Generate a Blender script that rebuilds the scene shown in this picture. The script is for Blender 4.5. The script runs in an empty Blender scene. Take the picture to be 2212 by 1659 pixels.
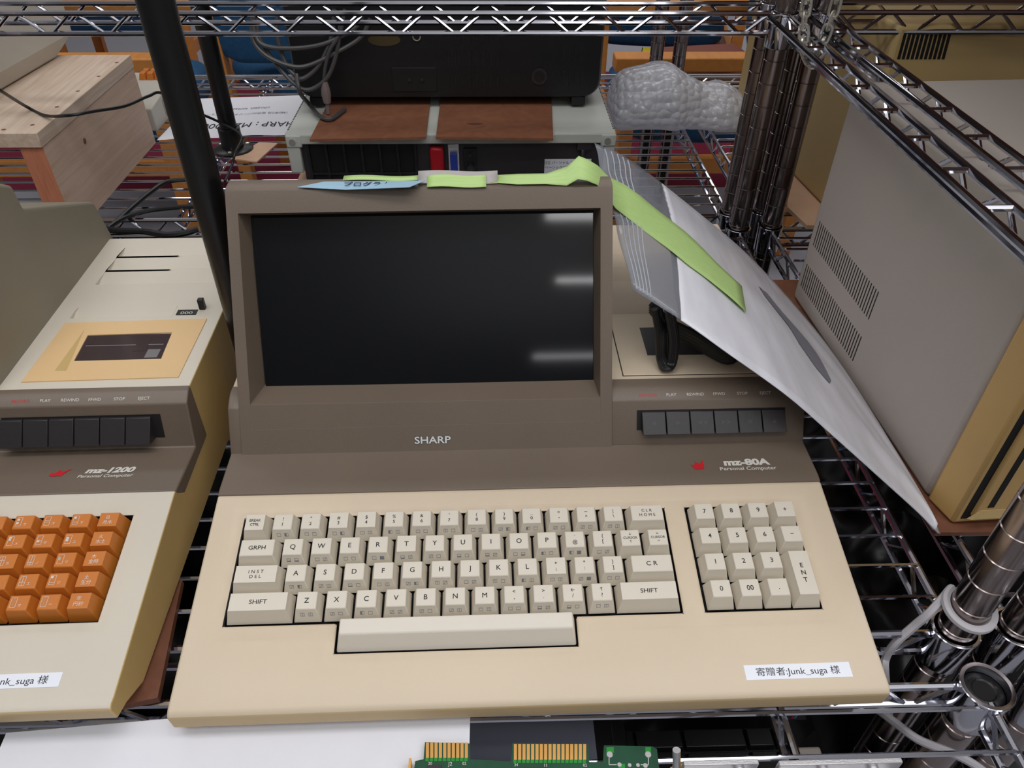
import bpy, bmesh, math, random
from mathutils import Vector, Matrix, noise
random.seed(7)
scn = bpy.context.scene
COL = scn.collection
PI = math.pi
W, H = 2212, 1659

# ------------------------------------------------------------------ camera, world, lights, exposure
F_PX, PITCH, YAW, ROLL = 1631.3, math.radians(39.566), math.radians(1.897), math.radians(0.494)
CAM_Z = 468.0                                  # everything below is in millimetres, z = 0 is the wire deck
def cam_axes():
    cp, sp = math.cos(PITCH), math.sin(PITCH)
    fwd = Vector((math.sin(YAW)*cp, math.cos(YAW)*cp, -sp))
    right = Vector((math.cos(YAW), -math.sin(YAW), 0))
    up = right.cross(fwd)
    r = right*math.cos(ROLL) + up*math.sin(ROLL)
    u = -right*math.sin(ROLL) + up*math.cos(ROLL)
    return r, u, fwd
AX_R, AX_U, AX_F = cam_axes()
cam = bpy.data.cameras.new('camera')
cam.sensor_fit = 'HORIZONTAL'; cam.sensor_width = 36.0
cam.lens = F_PX/W*36.0
cam.clip_start = 0.02; cam.clip_end = 60
camo = bpy.data.objects.new('camera', cam); COL.objects.link(camo)
mat = Matrix((AX_R, AX_U, -AX_F)).transposed().to_4x4()
mat.translation = Vector((0, 0, CAM_Z/1000))
camo.matrix_world = mat
scn.camera = camo

world = bpy.data.worlds.new('room_light'); scn.world = world
world.use_nodes = True
bg = world.node_tree.nodes['Background']
bg.inputs[0].default_value = (0.94, 0.96, 1.0, 1); bg.inputs[1].default_value = 0.10

def area(name, loc, size, power, color=(.975, .985, 1), target=None):
    l = bpy.data.lights.new(name, 'AREA'); l.shape = 'RECTANGLE'
    l.size, l.size_y = size; l.energy = power; l.color = color
    o = bpy.data.objects.new(name, l); COL.objects.link(o); o.location = loc
    if target is not None:
        d = Vector(target) - Vector(loc)
        o.rotation_euler = d.to_track_quat('-Z', 'Y').to_euler()
    return o
# rows of ceiling tubes across the room: above the shelves, behind the photographer (their reflections sit in the dark screen), further off
area('ceiling_tube_shelf', (0.15, 0.20, 1.62), (2.7, 0.3), 12)
area('ceiling_tube_front', (0.40, -0.42, 1.62), (2.8, 0.3), 8)
area('ceiling_tube_row', (1.35, -1.50, 1.75), (2.1, 0.06), 6)
area('ceiling_tube_row', (1.40, -2.06, 1.75), (2.0, 0.05), 5)
area('ceiling_tube_row', (1.30, -3.03, 1.75), (1.9, 0.08), 4)
area('ceiling_tube_far', (-0.3, 2.2, 1.75), (3.8, 0.28), 15)
area('ceiling_tube_aisle', (0.6, 4.2, 1.75), (3.6, 0.28), 15)
# unseen fill lamps facing up, added to brighten the white ceiling
for k, (ux, uy, up_) in enumerate(((0, 0.1, 11), (0.3, 2.6, 8), (-2.2, 1.0, 8), (2.2, 1.0, 6), (0.4, -2.0, 10))):
    area('ceiling_fill', (ux, uy, 1.25), (1.6, 1.6), up_*.8, target=(ux, uy, 1.9))
scn.view_settings.view_transform = 'Standard'
scn.view_settings.look = 'None'
scn.view_settings.gamma = 1.0
scn.view_settings.exposure = 0.1
scn.view_settings.use_curve_mapping = False

# ------------------------------------------------------------------ measuring helpers (pixel of the photo -> point on a real plane)
def ray(px, py):
    return AX_R*((px-W/2)/F_PX) + AX_U*((H/2-py)/F_PX) + AX_F
def gz(px, py, z):
    d = ray(px, py); p = d*((z-CAM_Z)/d.z); return Vector((p.x, p.y, z))
def gy(px, py, y):
    d = ray(px, py); p = d*(y/d.y); return Vector((p.x, y, p.z+CAM_Z))
def gx(px, py, x):
    d = ray(px, py); p = d*(x/d.x); return Vector((x, p.y, p.z+CAM_Z))

# ------------------------------------------------------------------ materials
def lin(c):
    return tuple(((v/255)/12.92 if v/255 <= .04045 else ((v/255+.055)/1.055)**2.4) for v in c)
def mat_new(name):
    m = bpy.data.materials.new(name); m.use_nodes = True
    return m, m.node_tree, m.node_tree.nodes['Principled BSDF']
def pm(name, rgb, rough=.5, metal=0., spec=.5, var=.0, scale=60., bump=0., bscale=900., coat=0., stretch=None, alpha=None, trans=0.):
    """plain surface: base colour with a faint procedural mottling and a fine grain bump"""
    m, nt, b = mat_new(name)
    c = lin(rgb)
    b.inputs['Base Color'].default_value = (*c, 1)
    b.inputs['Roughness'].default_value = rough
    b.inputs['Metallic'].default_value = metal
    b.inputs['Specular IOR Level'].default_value = spec
    if coat: b.inputs['Coat Weight'].default_value = coat; b.inputs['Coat Roughness'].default_value = .05
    if trans: b.inputs['Transmission Weight'].default_value = trans
    if alpha is not None: b.inputs['Alpha'].default_value = alpha
    if var or bump:
        tc = nt.nodes.new('ShaderNodeTexCoord')
        mp = nt.nodes.new('ShaderNodeMapping'); nt.links.new(tc.outputs['Object'], mp.inputs[0])
        if stretch: mp.inputs['Scale'].default_value = stretch
    if var:
        n = nt.nodes.new('ShaderNodeTexNoise'); n.inputs['Scale'].default_value = scale; n.inputs['Detail'].default_value = 4
        nt.links.new(mp.outputs[0], n.inputs['Vector'])
        r = nt.nodes.new('ShaderNodeValToRGB')
        r.color_ramp.elements[0].position = .3; r.color_ramp.elements[1].position = .7
        r.color_ramp.elements[0].color = (*[x*(1-var) for x in c], 1)
        r.color_ramp.elements[1].color = (*[min(1, x*(1+var)) for x in c], 1)
        nt.links.new(n.outputs['Fac'], r.inputs[0]); nt.links.new(r.outputs[0], b.inputs['Base Color'])
    if bump:
        n2 = nt.nodes.new('ShaderNodeTexNoise'); n2.inputs['Scale'].default_value = bscale; n2.inputs['Detail'].default_value = 3
        nt.links.new(tc.outputs['Object'], n2.inputs['Vector'])
        bp = nt.nodes.new('ShaderNodeBump'); bp.inputs['Strength'].default_value = bump; bp.inputs['Distance'].default_value = .0006
        nt.links.new(n2.outputs['Fac'], bp.inputs['Height']); nt.links.new(bp.outputs[0], b.inputs['Normal'])
    return m
M_ = {}
M_['beige'] = pm('aged_beige_plastic', (212, 194, 169), .48, var=.035, scale=9, bump=.12)
M_['beige_yellow'] = pm('yellowed_plastic', (196, 166, 108), .5, var=.05, scale=12, bump=.12)
M_['aged_front'] = pm('aged_front_plastic', (196, 170, 128), .5, var=.03, scale=12, bump=.1)
M_['grey_beige'] = pm('light_grey_beige_plastic', (208, 199, 183), .5, var=.03, scale=10, bump=.1)
M_['peach'] = pm('yellowed_peach_plastic', (222, 186, 136), .5, var=.03, scale=14, bump=.08)
M_['brown'] = pm('taupe_brown_plastic', (110, 96, 83), .45, var=.04, scale=14, bump=.2)
M_['taupe'] = pm('taupe_case_plastic', (135, 127, 110), .5, var=.04, scale=14, bump=.2)
M_['key'] = pm('ivory_key_plastic', (219, 210, 194), .5, bump=.08)
M_['key_side'] = pm('ivory_space_bar_plastic', (222, 213, 199), .46, bump=.06)
M_['orange'] = pm('orange_key_plastic', (200, 116, 40), .45, bump=.08)
M_['ink'] = pm('black_legend_ink', (30, 28, 34), .6)
M_['ink_blue'] = pm('navy_legend_ink', (28, 30, 74), .6)
M_['ink_grey'] = pm('blue_grey_legend_ink', (128, 132, 146), .6)
M_['ink_white'] = pm('white_print', (214, 210, 202), .5)
M_['ink_red'] = pm('red_print', (196, 22, 36), .5)
M_['ink_dim'] = pm('dim_engraved_print', (66, 62, 64), .5)
M_['dark'] = pm('black_well', (14, 11, 11), .7)
M_['charcoal'] = pm('charcoal_plastic', (44, 40, 42), .4, bump=.1)
M_['black'] = pm('black_plastic', (20, 20, 23), .42, var=.1, scale=40, bump=.2)
M_['black_satin'] = pm('black_satin_paint', (16, 16, 17), .34, var=.12, scale=25, bump=.1)
M_['cable'] = pm('black_cable_sheath', (20, 19, 20), .38)
M_['cable_grey'] = pm('grey_cable_sheath', (72, 70, 69), .42)
M_['cable_white'] = pm('white_cable_sheath', (186, 182, 186), .4)
M_['screen'] = pm('smoked_screen_glass', (17, 18, 21), .06, spec=.3)
M_['badge'] = pm('bright_badge_metal', (226, 226, 226), .35, metal=.15)
M_['silver'] = pm('brushed_silver', (214, 214, 214), .3, metal=.85)
M_['chrome'] = pm('chrome_plate', (196, 196, 204), .09, metal=1., var=.05, scale=30)
M_['chrome_post'] = pm('chrome_post_plate', (146, 134, 130), .2, metal=1., var=.06, scale=18, stretch=(60, 60, 1.5))
M_['steel'] = pm('nickel_chain_steel', (222, 218, 206), .32, metal=.9)
M_['alu'] = pm('milled_aluminium', (206, 204, 206), .42, metal=.8, bump=.25)
M_['grey_case'] = pm('warm_grey_steel_case', (176, 165, 156), .5, var=.03, scale=8, bump=.15)
M_['tan_front'] = pm('tan_front_bezel', (206, 168, 106), .48, var=.04, scale=10, bump=.1)
M_['cream'] = pm('cream_case', (196, 168, 114), .5, var=.03, scale=10, bump=.1)
M_['cream_grey'] = pm('pale_cream_case', (190, 184, 172), .5, var=.03, scale=10, bump=.1)
M_['bm_top'] = pm('pale_grey_green_case', (188, 190, 182), .45, var=.03, scale=10, bump=.1)
M_['red'] = pm('red_plastic', (178, 12, 30), .4)
M_['blue'] = pm('blue_plastic', (40, 62, 160), .4)
M_['paper'] = pm('white_paper', (232, 232, 238), .65, var=.01, scale=20)
M_['label_white'] = pm('glossy_white_label', (236, 238, 246), .28)
M_['paper_blue'] = pm('pale_blue_note', (150, 184, 204), .6, var=.03, scale=30)
M_['card_grey'] = pm('grey_card', (176, 170, 166), .6)
M_['tape'] = pm('green_masking_tape', (182, 212, 134), .5, var=.05, scale=240, stretch=(.2, 3, 1))
M_['gold'] = pm('gold_contact', (228, 170, 92), .35, metal=.35)
M_['pcb'] = pm('green_solder_mask', (10, 70, 44), .35, var=.2, scale=60)
M_['pcb_light'] = pm('bright_green_trace', (28, 140, 40), .4)
M_['pcb_edge'] = pm('board_edge', (190, 186, 164), .5)
M_['yellow_wire'] = pm('yellow_wire', (226, 176, 26), .4)
M_['green_wire'] = pm('green_wire', (24, 110, 60), .4)
M_['fabric'] = pm('blue_upholstery', (34, 84, 124), .9, var=.12, scale=90, bump=.6, bscale=500)
M_['chair_wood'] = pm('orange_beech', (214, 140, 66), .45, var=.08, scale=10, stretch=(1, 6, 6))
M_['book_yellow'] = pm('yellow_book_cover', (208, 186, 40), .45)
M_['book_brown'] = pm('tan_book_block', (172, 132, 96), .6)
M_['book_cover'] = pm('reddish_book_cover', (128, 66, 46), .5)
M_['foil'] = pm('black_bin_film', (22, 19, 19), .32, bump=1.0, bscale=14)
M_['foam_white'] = pm('white_board', (230, 230, 236), .55, var=.01)
M_['slate'] = pm('slate_screen', (122, 125, 140), .4)
M_['flesh_board'] = pm('raw_hardboard', (216, 176, 146), .7, var=.05, scale=40)

def wood(name, a, b_, scale=7., rough=.6, stretch=(14, 1, 14), knot=True):
    m, nt, b = mat_new(name)
    tc = nt.nodes.new('ShaderNodeTexCoord'); mp = nt.nodes.new('ShaderNodeMapping'); mp.inputs['Scale'].default_value = stretch
    nt.links.new(tc.outputs['Object'], mp.inputs[0])
    n = nt.nodes.new('ShaderNodeTexNoise'); n.inputs['Scale'].default_value = scale; n.inputs['Detail'].default_value = 6; n.inputs['Distortion'].default_value = 1.2
    nt.links.new(mp.outputs[0], n.inputs['Vector'])
    r = nt.nodes.new('ShaderNodeValToRGB'); r.color_ramp.elements[0].position = .32; r.color_ramp.elements[1].position = .68
    r.color_ramp.elements[0].color = (*lin(a), 1); r.color_ramp.elements[1].color = (*lin(b_), 1)
    nt.links.new(n.outputs['Fac'], r.inputs[0]); nt.links.new(r.outputs[0], b.inputs['Base Color'])
    b.inputs['Roughness'].default_value = rough
    return m
M_['pine'] = wood('pale_pine', (196, 170, 148), (216, 196, 176))
M_['pine_side'] = wood('pink_pine', (196, 164, 142), (212, 184, 162))
M_['pine_end'] = wood('red_end_grain', (186, 112, 82), (204, 132, 100), stretch=(30, 30, 3))
M_['board'] = wood('brown_hardboard', (128, 80, 56), (144, 94, 68), scale=20, stretch=(2, 2, 2))
M_['board_dark'] = wood('dark_brown_hardboard', (112, 68, 48), (128, 82, 60), scale=20, stretch=(2, 2, 2))

def clear_plastic(name, tint=(230, 232, 238), fac=.45, rough=.12, bump=.0, bscale=200):
    """thin plastic film: part see-through, part milky, with gloss"""
    m, nt, b = mat_new(name)
    b.inputs['Base Color'].default_value = (*lin(tint), 1); b.inputs['Roughness'].default_value = rough
    b.inputs['Alpha'].default_value = fac
    b.inputs['Specular IOR Level'].default_value = .8
    if bump:
        tc = nt.nodes.new('ShaderNodeTexCoord'); n = nt.nodes.new('ShaderNodeTexNoise'); n.inputs['Scale'].default_value = bscale
        nt.links.new(tc.outputs['Object'], n.inputs['Vector'])
        bp = nt.nodes.new('ShaderNodeBump'); bp.inputs['Strength'].default_value = bump; bp.inputs['Distance'].default_value = .003
        nt.links.new(n.outputs['Fac'], bp.inputs['Height']); nt.links.new(bp.outputs[0], b.inputs['Normal'])
    return m
M_['film'] = clear_plastic('clear_zip_film', (150, 153, 162), fac=.5, bump=.5, bscale=25)
M_['film_milky'] = pm('milky_bag_film', (222, 221, 228), .24, var=.13, scale=5, bump=.5, bscale=18, stretch=(9, 2.2, 5))  # stretched mottling paints grey crease shading into the film colour
M_['smoke_window'] = clear_plastic('smoked_window', (40, 30, 30), .55, .05)

def bubble_mat():
    m, nt, b = mat_new('bubble_wrap')
    tc = nt.nodes.new('ShaderNodeTexCoord')
    v = nt.nodes.new('ShaderNodeTexVoronoi'); v.inputs['Scale'].default_value = 78; v.inputs['Randomness'].default_value = .6
    nt.links.new(tc.outputs['Object'], v.inputs['Vector'])
    r = nt.nodes.new('ShaderNodeValToRGB'); r.color_ramp.elements[0].color = (1, 1, 1, 1); r.color_ramp.elements[1].color = (0, 0, 0, 1)
    r.color_ramp.elements[0].position = .15; r.color_ramp.elements[1].position = .75
    nt.links.new(v.outputs['Distance'], r.inputs[0])
    bp = nt.nodes.new('ShaderNodeBump'); bp.inputs['Strength'].default_value = .9; bp.inputs['Distance'].default_value = .004
    nt.links.new(r.outputs[0], bp.inputs['Height']); nt.links.new(bp.outputs[0], b.inputs['Normal'])
    b.inputs['Base Color'].default_value = (*lin((246, 246, 250)), 1)
    b.inputs['Roughness'].default_value = .16; b.inputs['Specular IOR Level'].default_value = .9; b.inputs['Alpha'].default_value = .95
    b.inputs['Coat Weight'].default_value = .4
    tr = nt.nodes.new('ShaderNodeBsdfTranslucent'); tr.inputs[0].default_value = (*lin((240, 240, 246)), 1)
    mx = nt.nodes.new('ShaderNodeMixShader'); mx.inputs[0].default_value = .4
    nt.links.new(b.outputs[0], mx.inputs[1]); nt.links.new(tr.outputs[0], mx.inputs[2]); nt.links.new(mx.outputs[0], nt.nodes['Material Output'].inputs[0])
    return m
M_['bubble'] = bubble_mat()

def carpet():
    m, nt, b = mat_new('carpet_tiles')
    tc = nt.nodes.new('ShaderNodeTexCoord'); sp = nt.nodes.new('ShaderNodeSeparateXYZ'); nt.links.new(tc.outputs['Object'], sp.inputs[0])
    mr = nt.nodes.new('ShaderNodeMath'); mr.operation = 'DIVIDE'; mr.inputs[1].default_value = 6.0
    nt.links.new(sp.outputs['Y'], mr.inputs[0])
    r = nt.nodes.new('ShaderNodeValToRGB'); r.color_ramp.interpolation = 'CONSTANT'
    g, mg = (*lin((188, 188, 196)), 1), (*lin((150, 40, 72)), 1)
    e = r.color_ramp.elements; e[0].position = 0; e[0].color = g; e[1].position = 2.38/6; e[1].color = mg
    a = e.new(3.62/6); a.color = g; a = e.new(4.6/6); a.color = mg
    nt.links.new(mr.outputs[0], r.inputs[0])
    n = nt.nodes.new('ShaderNodeTexNoise'); n.inputs['Scale'].default_value = 420; nt.links.new(tc.outputs['Object'], n.inputs['Vector'])
    mx = nt.nodes.new('ShaderNodeMixRGB'); mx.blend_type = 'MULTIPLY'; mx.inputs[0].default_value = .35
    nt.links.new(r.outputs[0], mx.inputs[1]); nt.links.new(n.outputs['Fac'], mx.inputs[2]); nt.links.new(mx.outputs[0], b.inputs['Base Color'])
    b.inputs['Roughness'].default_value = .95
    return m
M_['carpet'] = carpet()
M_['wall'] = pm('painted_wall', (196, 192, 186), .8, var=.02, scale=3)

# ------------------------------------------------------------------ mesh builder (millimetres)
_txt = {}
def text_poly(body, bold=0., font_size=1.0, shear=0.):
    """flat filled outline of a text at size 1, centred on x, baseline 0 -> (verts2d, faces)"""
    k = (body, bold, shear)
    if k in _txt: return _txt[k]
    c = bpy.data.curves.new('lettering', 'FONT'); c.body = body; c.size = 1.0; c.offset = bold; c.shear = shear
    c.align_x = 'LEFT'; c.resolution_u = 3; c.fill_mode = 'FRONT'
    o = bpy.data.objects.new('lettering', c); COL.objects.link(o)
    dg = bpy.context.evaluated_depsgraph_get()
    me = bpy.data.meshes.new_from_object(o.evaluated_get(dg))
    v = [(p.co.x, p.co.y) for p in me.vertices]; f = [tuple(p.vertices) for p in me.polygons]
    bpy.data.objects.remove(o); bpy.data.curves.remove(c); bpy.data.meshes.remove(me)
    if v:
        x0, x1 = min(p[0] for p in v), max(p[0] for p in v)
        v = [(p[0]-(x0+x1)/2, p[1]) for p in v]
    _txt[k] = (v, f); return _txt[k]

class MB:
    def __init__(s): s.v = []; s.f = []; s.m = []
    def add(s, vs, fs, mi=0):
        n = len(s.v); s.v += [Vector(p) for p in vs]
        for f in fs: s.f.append(tuple(i+n for i in f)); s.m.append(mi)
        return s
    def box(s, x0, x1, y0, y1, z0, z1, mi=0, T=None):
        vs = [(x, y, z) for z in (z0, z1) for y in (y0, y1) for x in (x0, x1)]
        if T: vs = [T(Vector(p)) for p in vs]
        return s.add(vs, [(0, 2, 3, 1), (4, 5, 7, 6), (0, 1, 5, 4), (2, 6, 7, 3), (0, 4, 6, 2), (1, 3, 7, 5)], mi)
    def hexa(s, lo, hi, mi=0):
        """lo, hi: 4 corner points each, same winding (counter-clockwise seen from hi)"""
        return s.add(list(lo)+list(hi), [(3, 2, 1, 0), (4, 5, 6, 7), (0, 1, 5, 4), (1, 2, 6, 5), (2, 3, 7, 6), (3, 0, 4, 7)], mi)
    def quad(s, a, b, c, d, mi=0): return s.add([a, b, c, d], [(0, 1, 2, 3)], mi)
    def prism_x(s, prof, x0, x1, mi=0, skip=(), caps=True):
        n = len(prof); vs = [(x0, y, z) for y, z in prof]+[(x1, y, z) for y, z in prof]
        fs = [(i, (i+1) % n, (i+1) % n+n, i+n) for i in range(n) if i not in skip]
        if caps: fs += [tuple(range(n))[::-1], tuple(range(n, 2*n))]
        return s.add(vs, fs, mi)
    def prism(s, poly, z0, z1, mi=0, T=None):
        n = len(poly); vs = [(x, y, z0) for x, y in poly]+[(x, y, z1) for x, y in poly]
        if T: vs = [T(Vector(p)) for p in vs]
        return s.add(vs, [tuple(range(n))[::-1], tuple(range(n, 2*n))]+[(i, (i+1) % n, (i+1) % n+n, i+n) for i in range(n)], mi)
    def tube(s, pts, r, seg=8, closed=False, mi=0, caps=True, flat=1.0):
        pts = [Vector(p) for p in pts]; n = len(pts)
        rr = r if isinstance(r, (list, tuple)) else [r]*n
        tg = []
        for i in range(n):
            a = pts[(i-1) % n] if (closed or i > 0) else pts[i]; b = pts[(i+1) % n] if (closed or i < n-1) else pts[i]
            t = b-a; tg.append(t.normalized() if t.length > 1e-9 else Vector((0, 0, 1)))
        u = tg[0].orthogonal().normalized()
        vs = []
        for i in range(n):
            if i:
                q = tg[i-1].rotation_difference(tg[i]); u = q @ u
            w = tg[i].cross(u)
            for k in range(seg):
                a = 2*PI*k/seg; vs.append(pts[i]+u*(rr[i]*math.cos(a))+w*(rr[i]*flat*math.sin(a)))
        fs = []
        for i in range(n if closed else n-1):
            j = (i+1) % n
            for k in range(seg):
                l = (k+1) % seg; fs.append((i*seg+k, i*seg+l, j*seg+l, j*seg+k))
        if caps and not closed: fs += [tuple(range(seg))[::-1], tuple(range((n-1)*seg, n*seg))]
        return s.add(vs, fs, mi)
    def lathe(s, c, prof, seg=24, mi=0, open_=False):
        c = Vector(c); vs = []
        for r, z in prof:
            for k in range(seg):
                a = 2*PI*k/seg; vs.append(c+Vector((r*math.cos(a), r*math.sin(a), z)))
        n = len(prof); fs = []
        for i in range(n-1):
            for k in range(seg):
                l = (k+1) % seg; fs.append((i*seg+k, i*seg+l, (i+1)*seg+l, (i+1)*seg+k))
        if open_: fs += [((n-1)*seg+k, (n-1)*seg+(k+1) % seg, (k+1) % seg, k) for k in range(seg)]
        else: fs += [tuple(range(seg))[::-1], tuple(range((n-1)*seg, n*seg))]
        return s.add(vs, fs, mi)
    def text(s, body, size, T, mi=1, bold=0., shear=0., sx=1., center=True):
        if bold and 'M' in body:      # the stroke offset breaks this letter: widen it by doubling instead
            for k in (-1, 0, 1): s.text(body, size, lambda x, y, k=k: T(x+k*bold*size*.75, y), mi, 0., shear, sx, center)
            return s
        v, f = text_poly(body, bold, 1., shear)
        if not v: return s
        x0 = 0 if center else -min(p[0] for p in v)
        return s.add([T((p[0]+x0)*size*sx, p[1]*size) for p in v], f, mi)
    def ring(s, outer, inner, T, mi=0):
        """flat polygon with one hole; T maps (x, y) to space; keeps outer winding"""
        bm = bmesh.new()
        loops = [outer]+(list(inner) if isinstance(inner[0][0], (tuple, list)) else [inner])
        lv = [[bm.verts.new((x, y, 0)) for x, y in l] for l in loops]
        ed = [bm.edges.new((l[i], l[(i+1) % len(l)])) for l in lv for i in range(len(l))]
        bmesh.ops.triangle_fill(bm, use_beauty=True, use_dissolve=False, edges=ed, normal=(0, 0, 1))
        bm.verts.index_update()
        vs = [T(v.co.x, v.co.y) for v in bm.verts]
        fs = []
        for f in bm.faces:
            idx = [v.index for v in f.verts]
            if f.normal.z < 0: idx = idx[::-1]
            fs.append(tuple(idx))
        bm.free()
        return s.add(vs, fs, mi)
    def deck_with_scoops(s, rect, scoops, z, depth=6., mi=0):
        """flat top (x0, x1, y0, y1) at height z with ramped ventilation scoops cut into it"""
        x0, x1, y0, y1 = rect
        s.ring([(x0, y0), (x1, y0), (x1, y1), (x0, y1)], [[(a, c), (b, c), (b, d), (a, d)] for a, b, c, d in scoops], lambda x, y: Vector((x, y, z)), mi)
        for a, b, c, d in scoops:
            s.quad((a, c, z-depth), (b, c, z-depth), (b, d, z), (a, d, z), mi)
            s.quad((a, c, z), (b, c, z), (b, c, z-depth), (a, c, z-depth), mi)
            s.add([(a, c, z), (a, d, z), (a, c, z-depth)], [(0, 1, 2)], mi); s.add([(b, c, z), (b, d, z), (b, c, z-depth)], [(0, 1, 2)], mi)
        return s
    def grid(s, P, mi=0, loop_u=False):
        nu, nv = len(P), len(P[0]); vs = [p for r in P for p in r]; fs = []
        for i in range(nu if loop_u else nu-1):
            j = (i+1) % nu
            for k in range(nv-1): fs.append((i*nv+k, j*nv+k, j*nv+k+1, i*nv+k+1))
        return s.add(vs, fs, mi)
    def obj(s, name, mats, parent=None, world=False, bevel=0, seg=2, angle=35, smooth=True, merge=False, fix=True, bang=40):
        off = Vector((0, 0, 0))
        if parent is not None and world: off = parent.location*1000
        me = bpy.data.meshes.new(name)
        me.from_pydata([(p-off)*.001 for p in s.v], [], s.f)
        mats = mats if isinstance(mats, (list, tuple)) else [mats]
        for m in mats: me.materials.append(M_[m] if isinstance(m, str) else m)
        me.polygons.foreach_set('material_index', [min(i, len(mats)-1) for i in s.m])
        if merge or fix:
            bm = bmesh.new(); bm.from_mesh(me)
            if merge: bmesh.ops.remove_doubles(bm, verts=bm.verts, dist=1e-6)
            if fix: bmesh.ops.recalc_face_normals(bm, faces=bm.faces)
            bm.to_mesh(me); bm.free()
        if smooth:
            me.polygons.foreach_set('use_smooth', [True]*len(me.polygons)); me.set_sharp_from_angle(angle=math.radians(angle))
        o = bpy.data.objects.new(name, me); COL.objects.link(o)
        if parent is not None: o.parent = parent
        if bevel:
            b = o.modifiers.new('edge', 'BEVEL'); b.width = bevel*.001; b.segments = seg; b.limit_method = 'ANGLE'; b.angle_limit = math.radians(bang)
            b.harden_normals = False
        return o

def tag(o, label=None, cat=None, group=None, kind=None):
    if label: o['label'] = label
    if cat: o['category'] = cat
    if group: o['group'] = group
    if kind: o['kind'] = kind
    return o
def thing(name, label, cat, loc=(0, 0, 0), rotz=0., group=None):
    o = bpy.data.objects.new(name, None); COL.objects.link(o)
    o.empty_display_size = .02
    o.location = Vector(loc)*.001; o.rotation_euler = (0, 0, rotz)
    return tag(o, label, cat, group)
def smooth_path(pts, n=8):
    """Catmull-Rom through the points"""
    pts = [Vector(p) for p in pts]; out = []
    q = [pts[0]*2-pts[1]]+pts+[pts[-1]*2-pts[-2]]
    for i in range(1, len(q)-2):
        a, b, c, d = q[i-1:i+3]
        for k in range(n):
            t = k/n
            out.append(.5*((2*b)+(c-a)*t+(2*a-5*b+4*c-d)*t*t+(3*b-3*c+d-a)*t**3))
    out.append(pts[-1]); return out

# ------------------------------------------------------------------ the room
ZF = -650.0
b = MB(); b.box(-4000, 4000, -4500, 6000, ZF-20, ZF); tag(b.obj('floor', 'carpet'), kind='structure')
b = MB(); b.box(-4000, 4000, 6000, 6060, ZF, 1900); tag(b.obj('wall_back', 'wall'), kind='structure')

b = MB(); b.box(-4000, 4000, -4500, 6000, 1900, 1960); tag(b.obj('ceiling', pm('white_ceiling', (232, 232, 230), .9)), kind='structure')

# ------------------------------------------------------------------ keyboards
def key_mesh(P, w, d, h, front, back, side, lines=(), symbols=None, tsize=3.6, ink=1, dy=0., bold=0., sx=1., skirt=2.5):
    """P(u, v, h) -> local point. tapered cap, legends on its top, small symbols on the front slope"""
    m = MB()
    g = .55
    lo = [P(g, g, -skirt), P(w-g, g, -skirt), P(w-g, d-g, -skirt), P(g, d-g, -skirt)]
    hi = [P(side, front, h), P(w-side, front, h), P(w-side, d-back, h), P(side, d-back, h)]
    m.hexa(lo, hi, 0)
    cx, cy = w/2, (front+d-back)/2+dy
    n = len(lines); lh = tsize*1.12
    for i, ln in enumerate(lines):
        yy = cy+(n-1)*lh/2-i*lh-tsize*.36
        m.text(ln, tsize, lambda x, y, yy=yy: P(cx+x, yy+y, h+.07), mi=ink, bold=bold, sx=sx)
    if symbols is not None:
        rnd = random.Random(symbols)
        def F(x, t): # on the front slope: x along the key, t 0..1 up the slope
            sl = t; uu = w/2+x
            return P(uu, g+(front-g)*sl-.09, -skirt+(h+skirt)*sl+.05)
        tm, th = .60, .115
        for cxs in (-2.6, 2.6):
            kind = rnd.choice(['box', 'box', 'bar', 'diag', 'half', 'low', 'fill'])
            w2, lw = 1.35, .2
            def rect(x0, x1, t0, t1): m.quad(F(x0, t0), F(x1, t0), F(x1, t1), F(x0, t1), 2)
            rect(cxs-w2, cxs+w2, tm-th, tm-th+.025); rect(cxs-w2, cxs+w2, tm+th-.025, tm+th)
            rect(cxs-w2, cxs-w2+lw, tm-th, tm+th); rect(cxs+w2-lw, cxs+w2, tm-th, tm+th)
            if kind == 'bar': rect(cxs-.1, cxs+.1, tm-th, tm+th)
            if kind == 'half': rect(cxs-w2, cxs, tm-th, tm+th)
            if kind == 'low': rect(cxs-w2, cxs+w2, tm-th, tm-th*.3)
            if kind == 'fill' and rnd.random() < .5: rect(cxs-w2, cxs+w2, tm-th, tm+th)
            if kind == 'diag': m.quad(F(cxs-w2, tm-th), F(cxs-w2+.35, tm-th), F(cxs+w2, tm+th), F(cxs+w2-.35, tm+th), 2)
    return m

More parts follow.
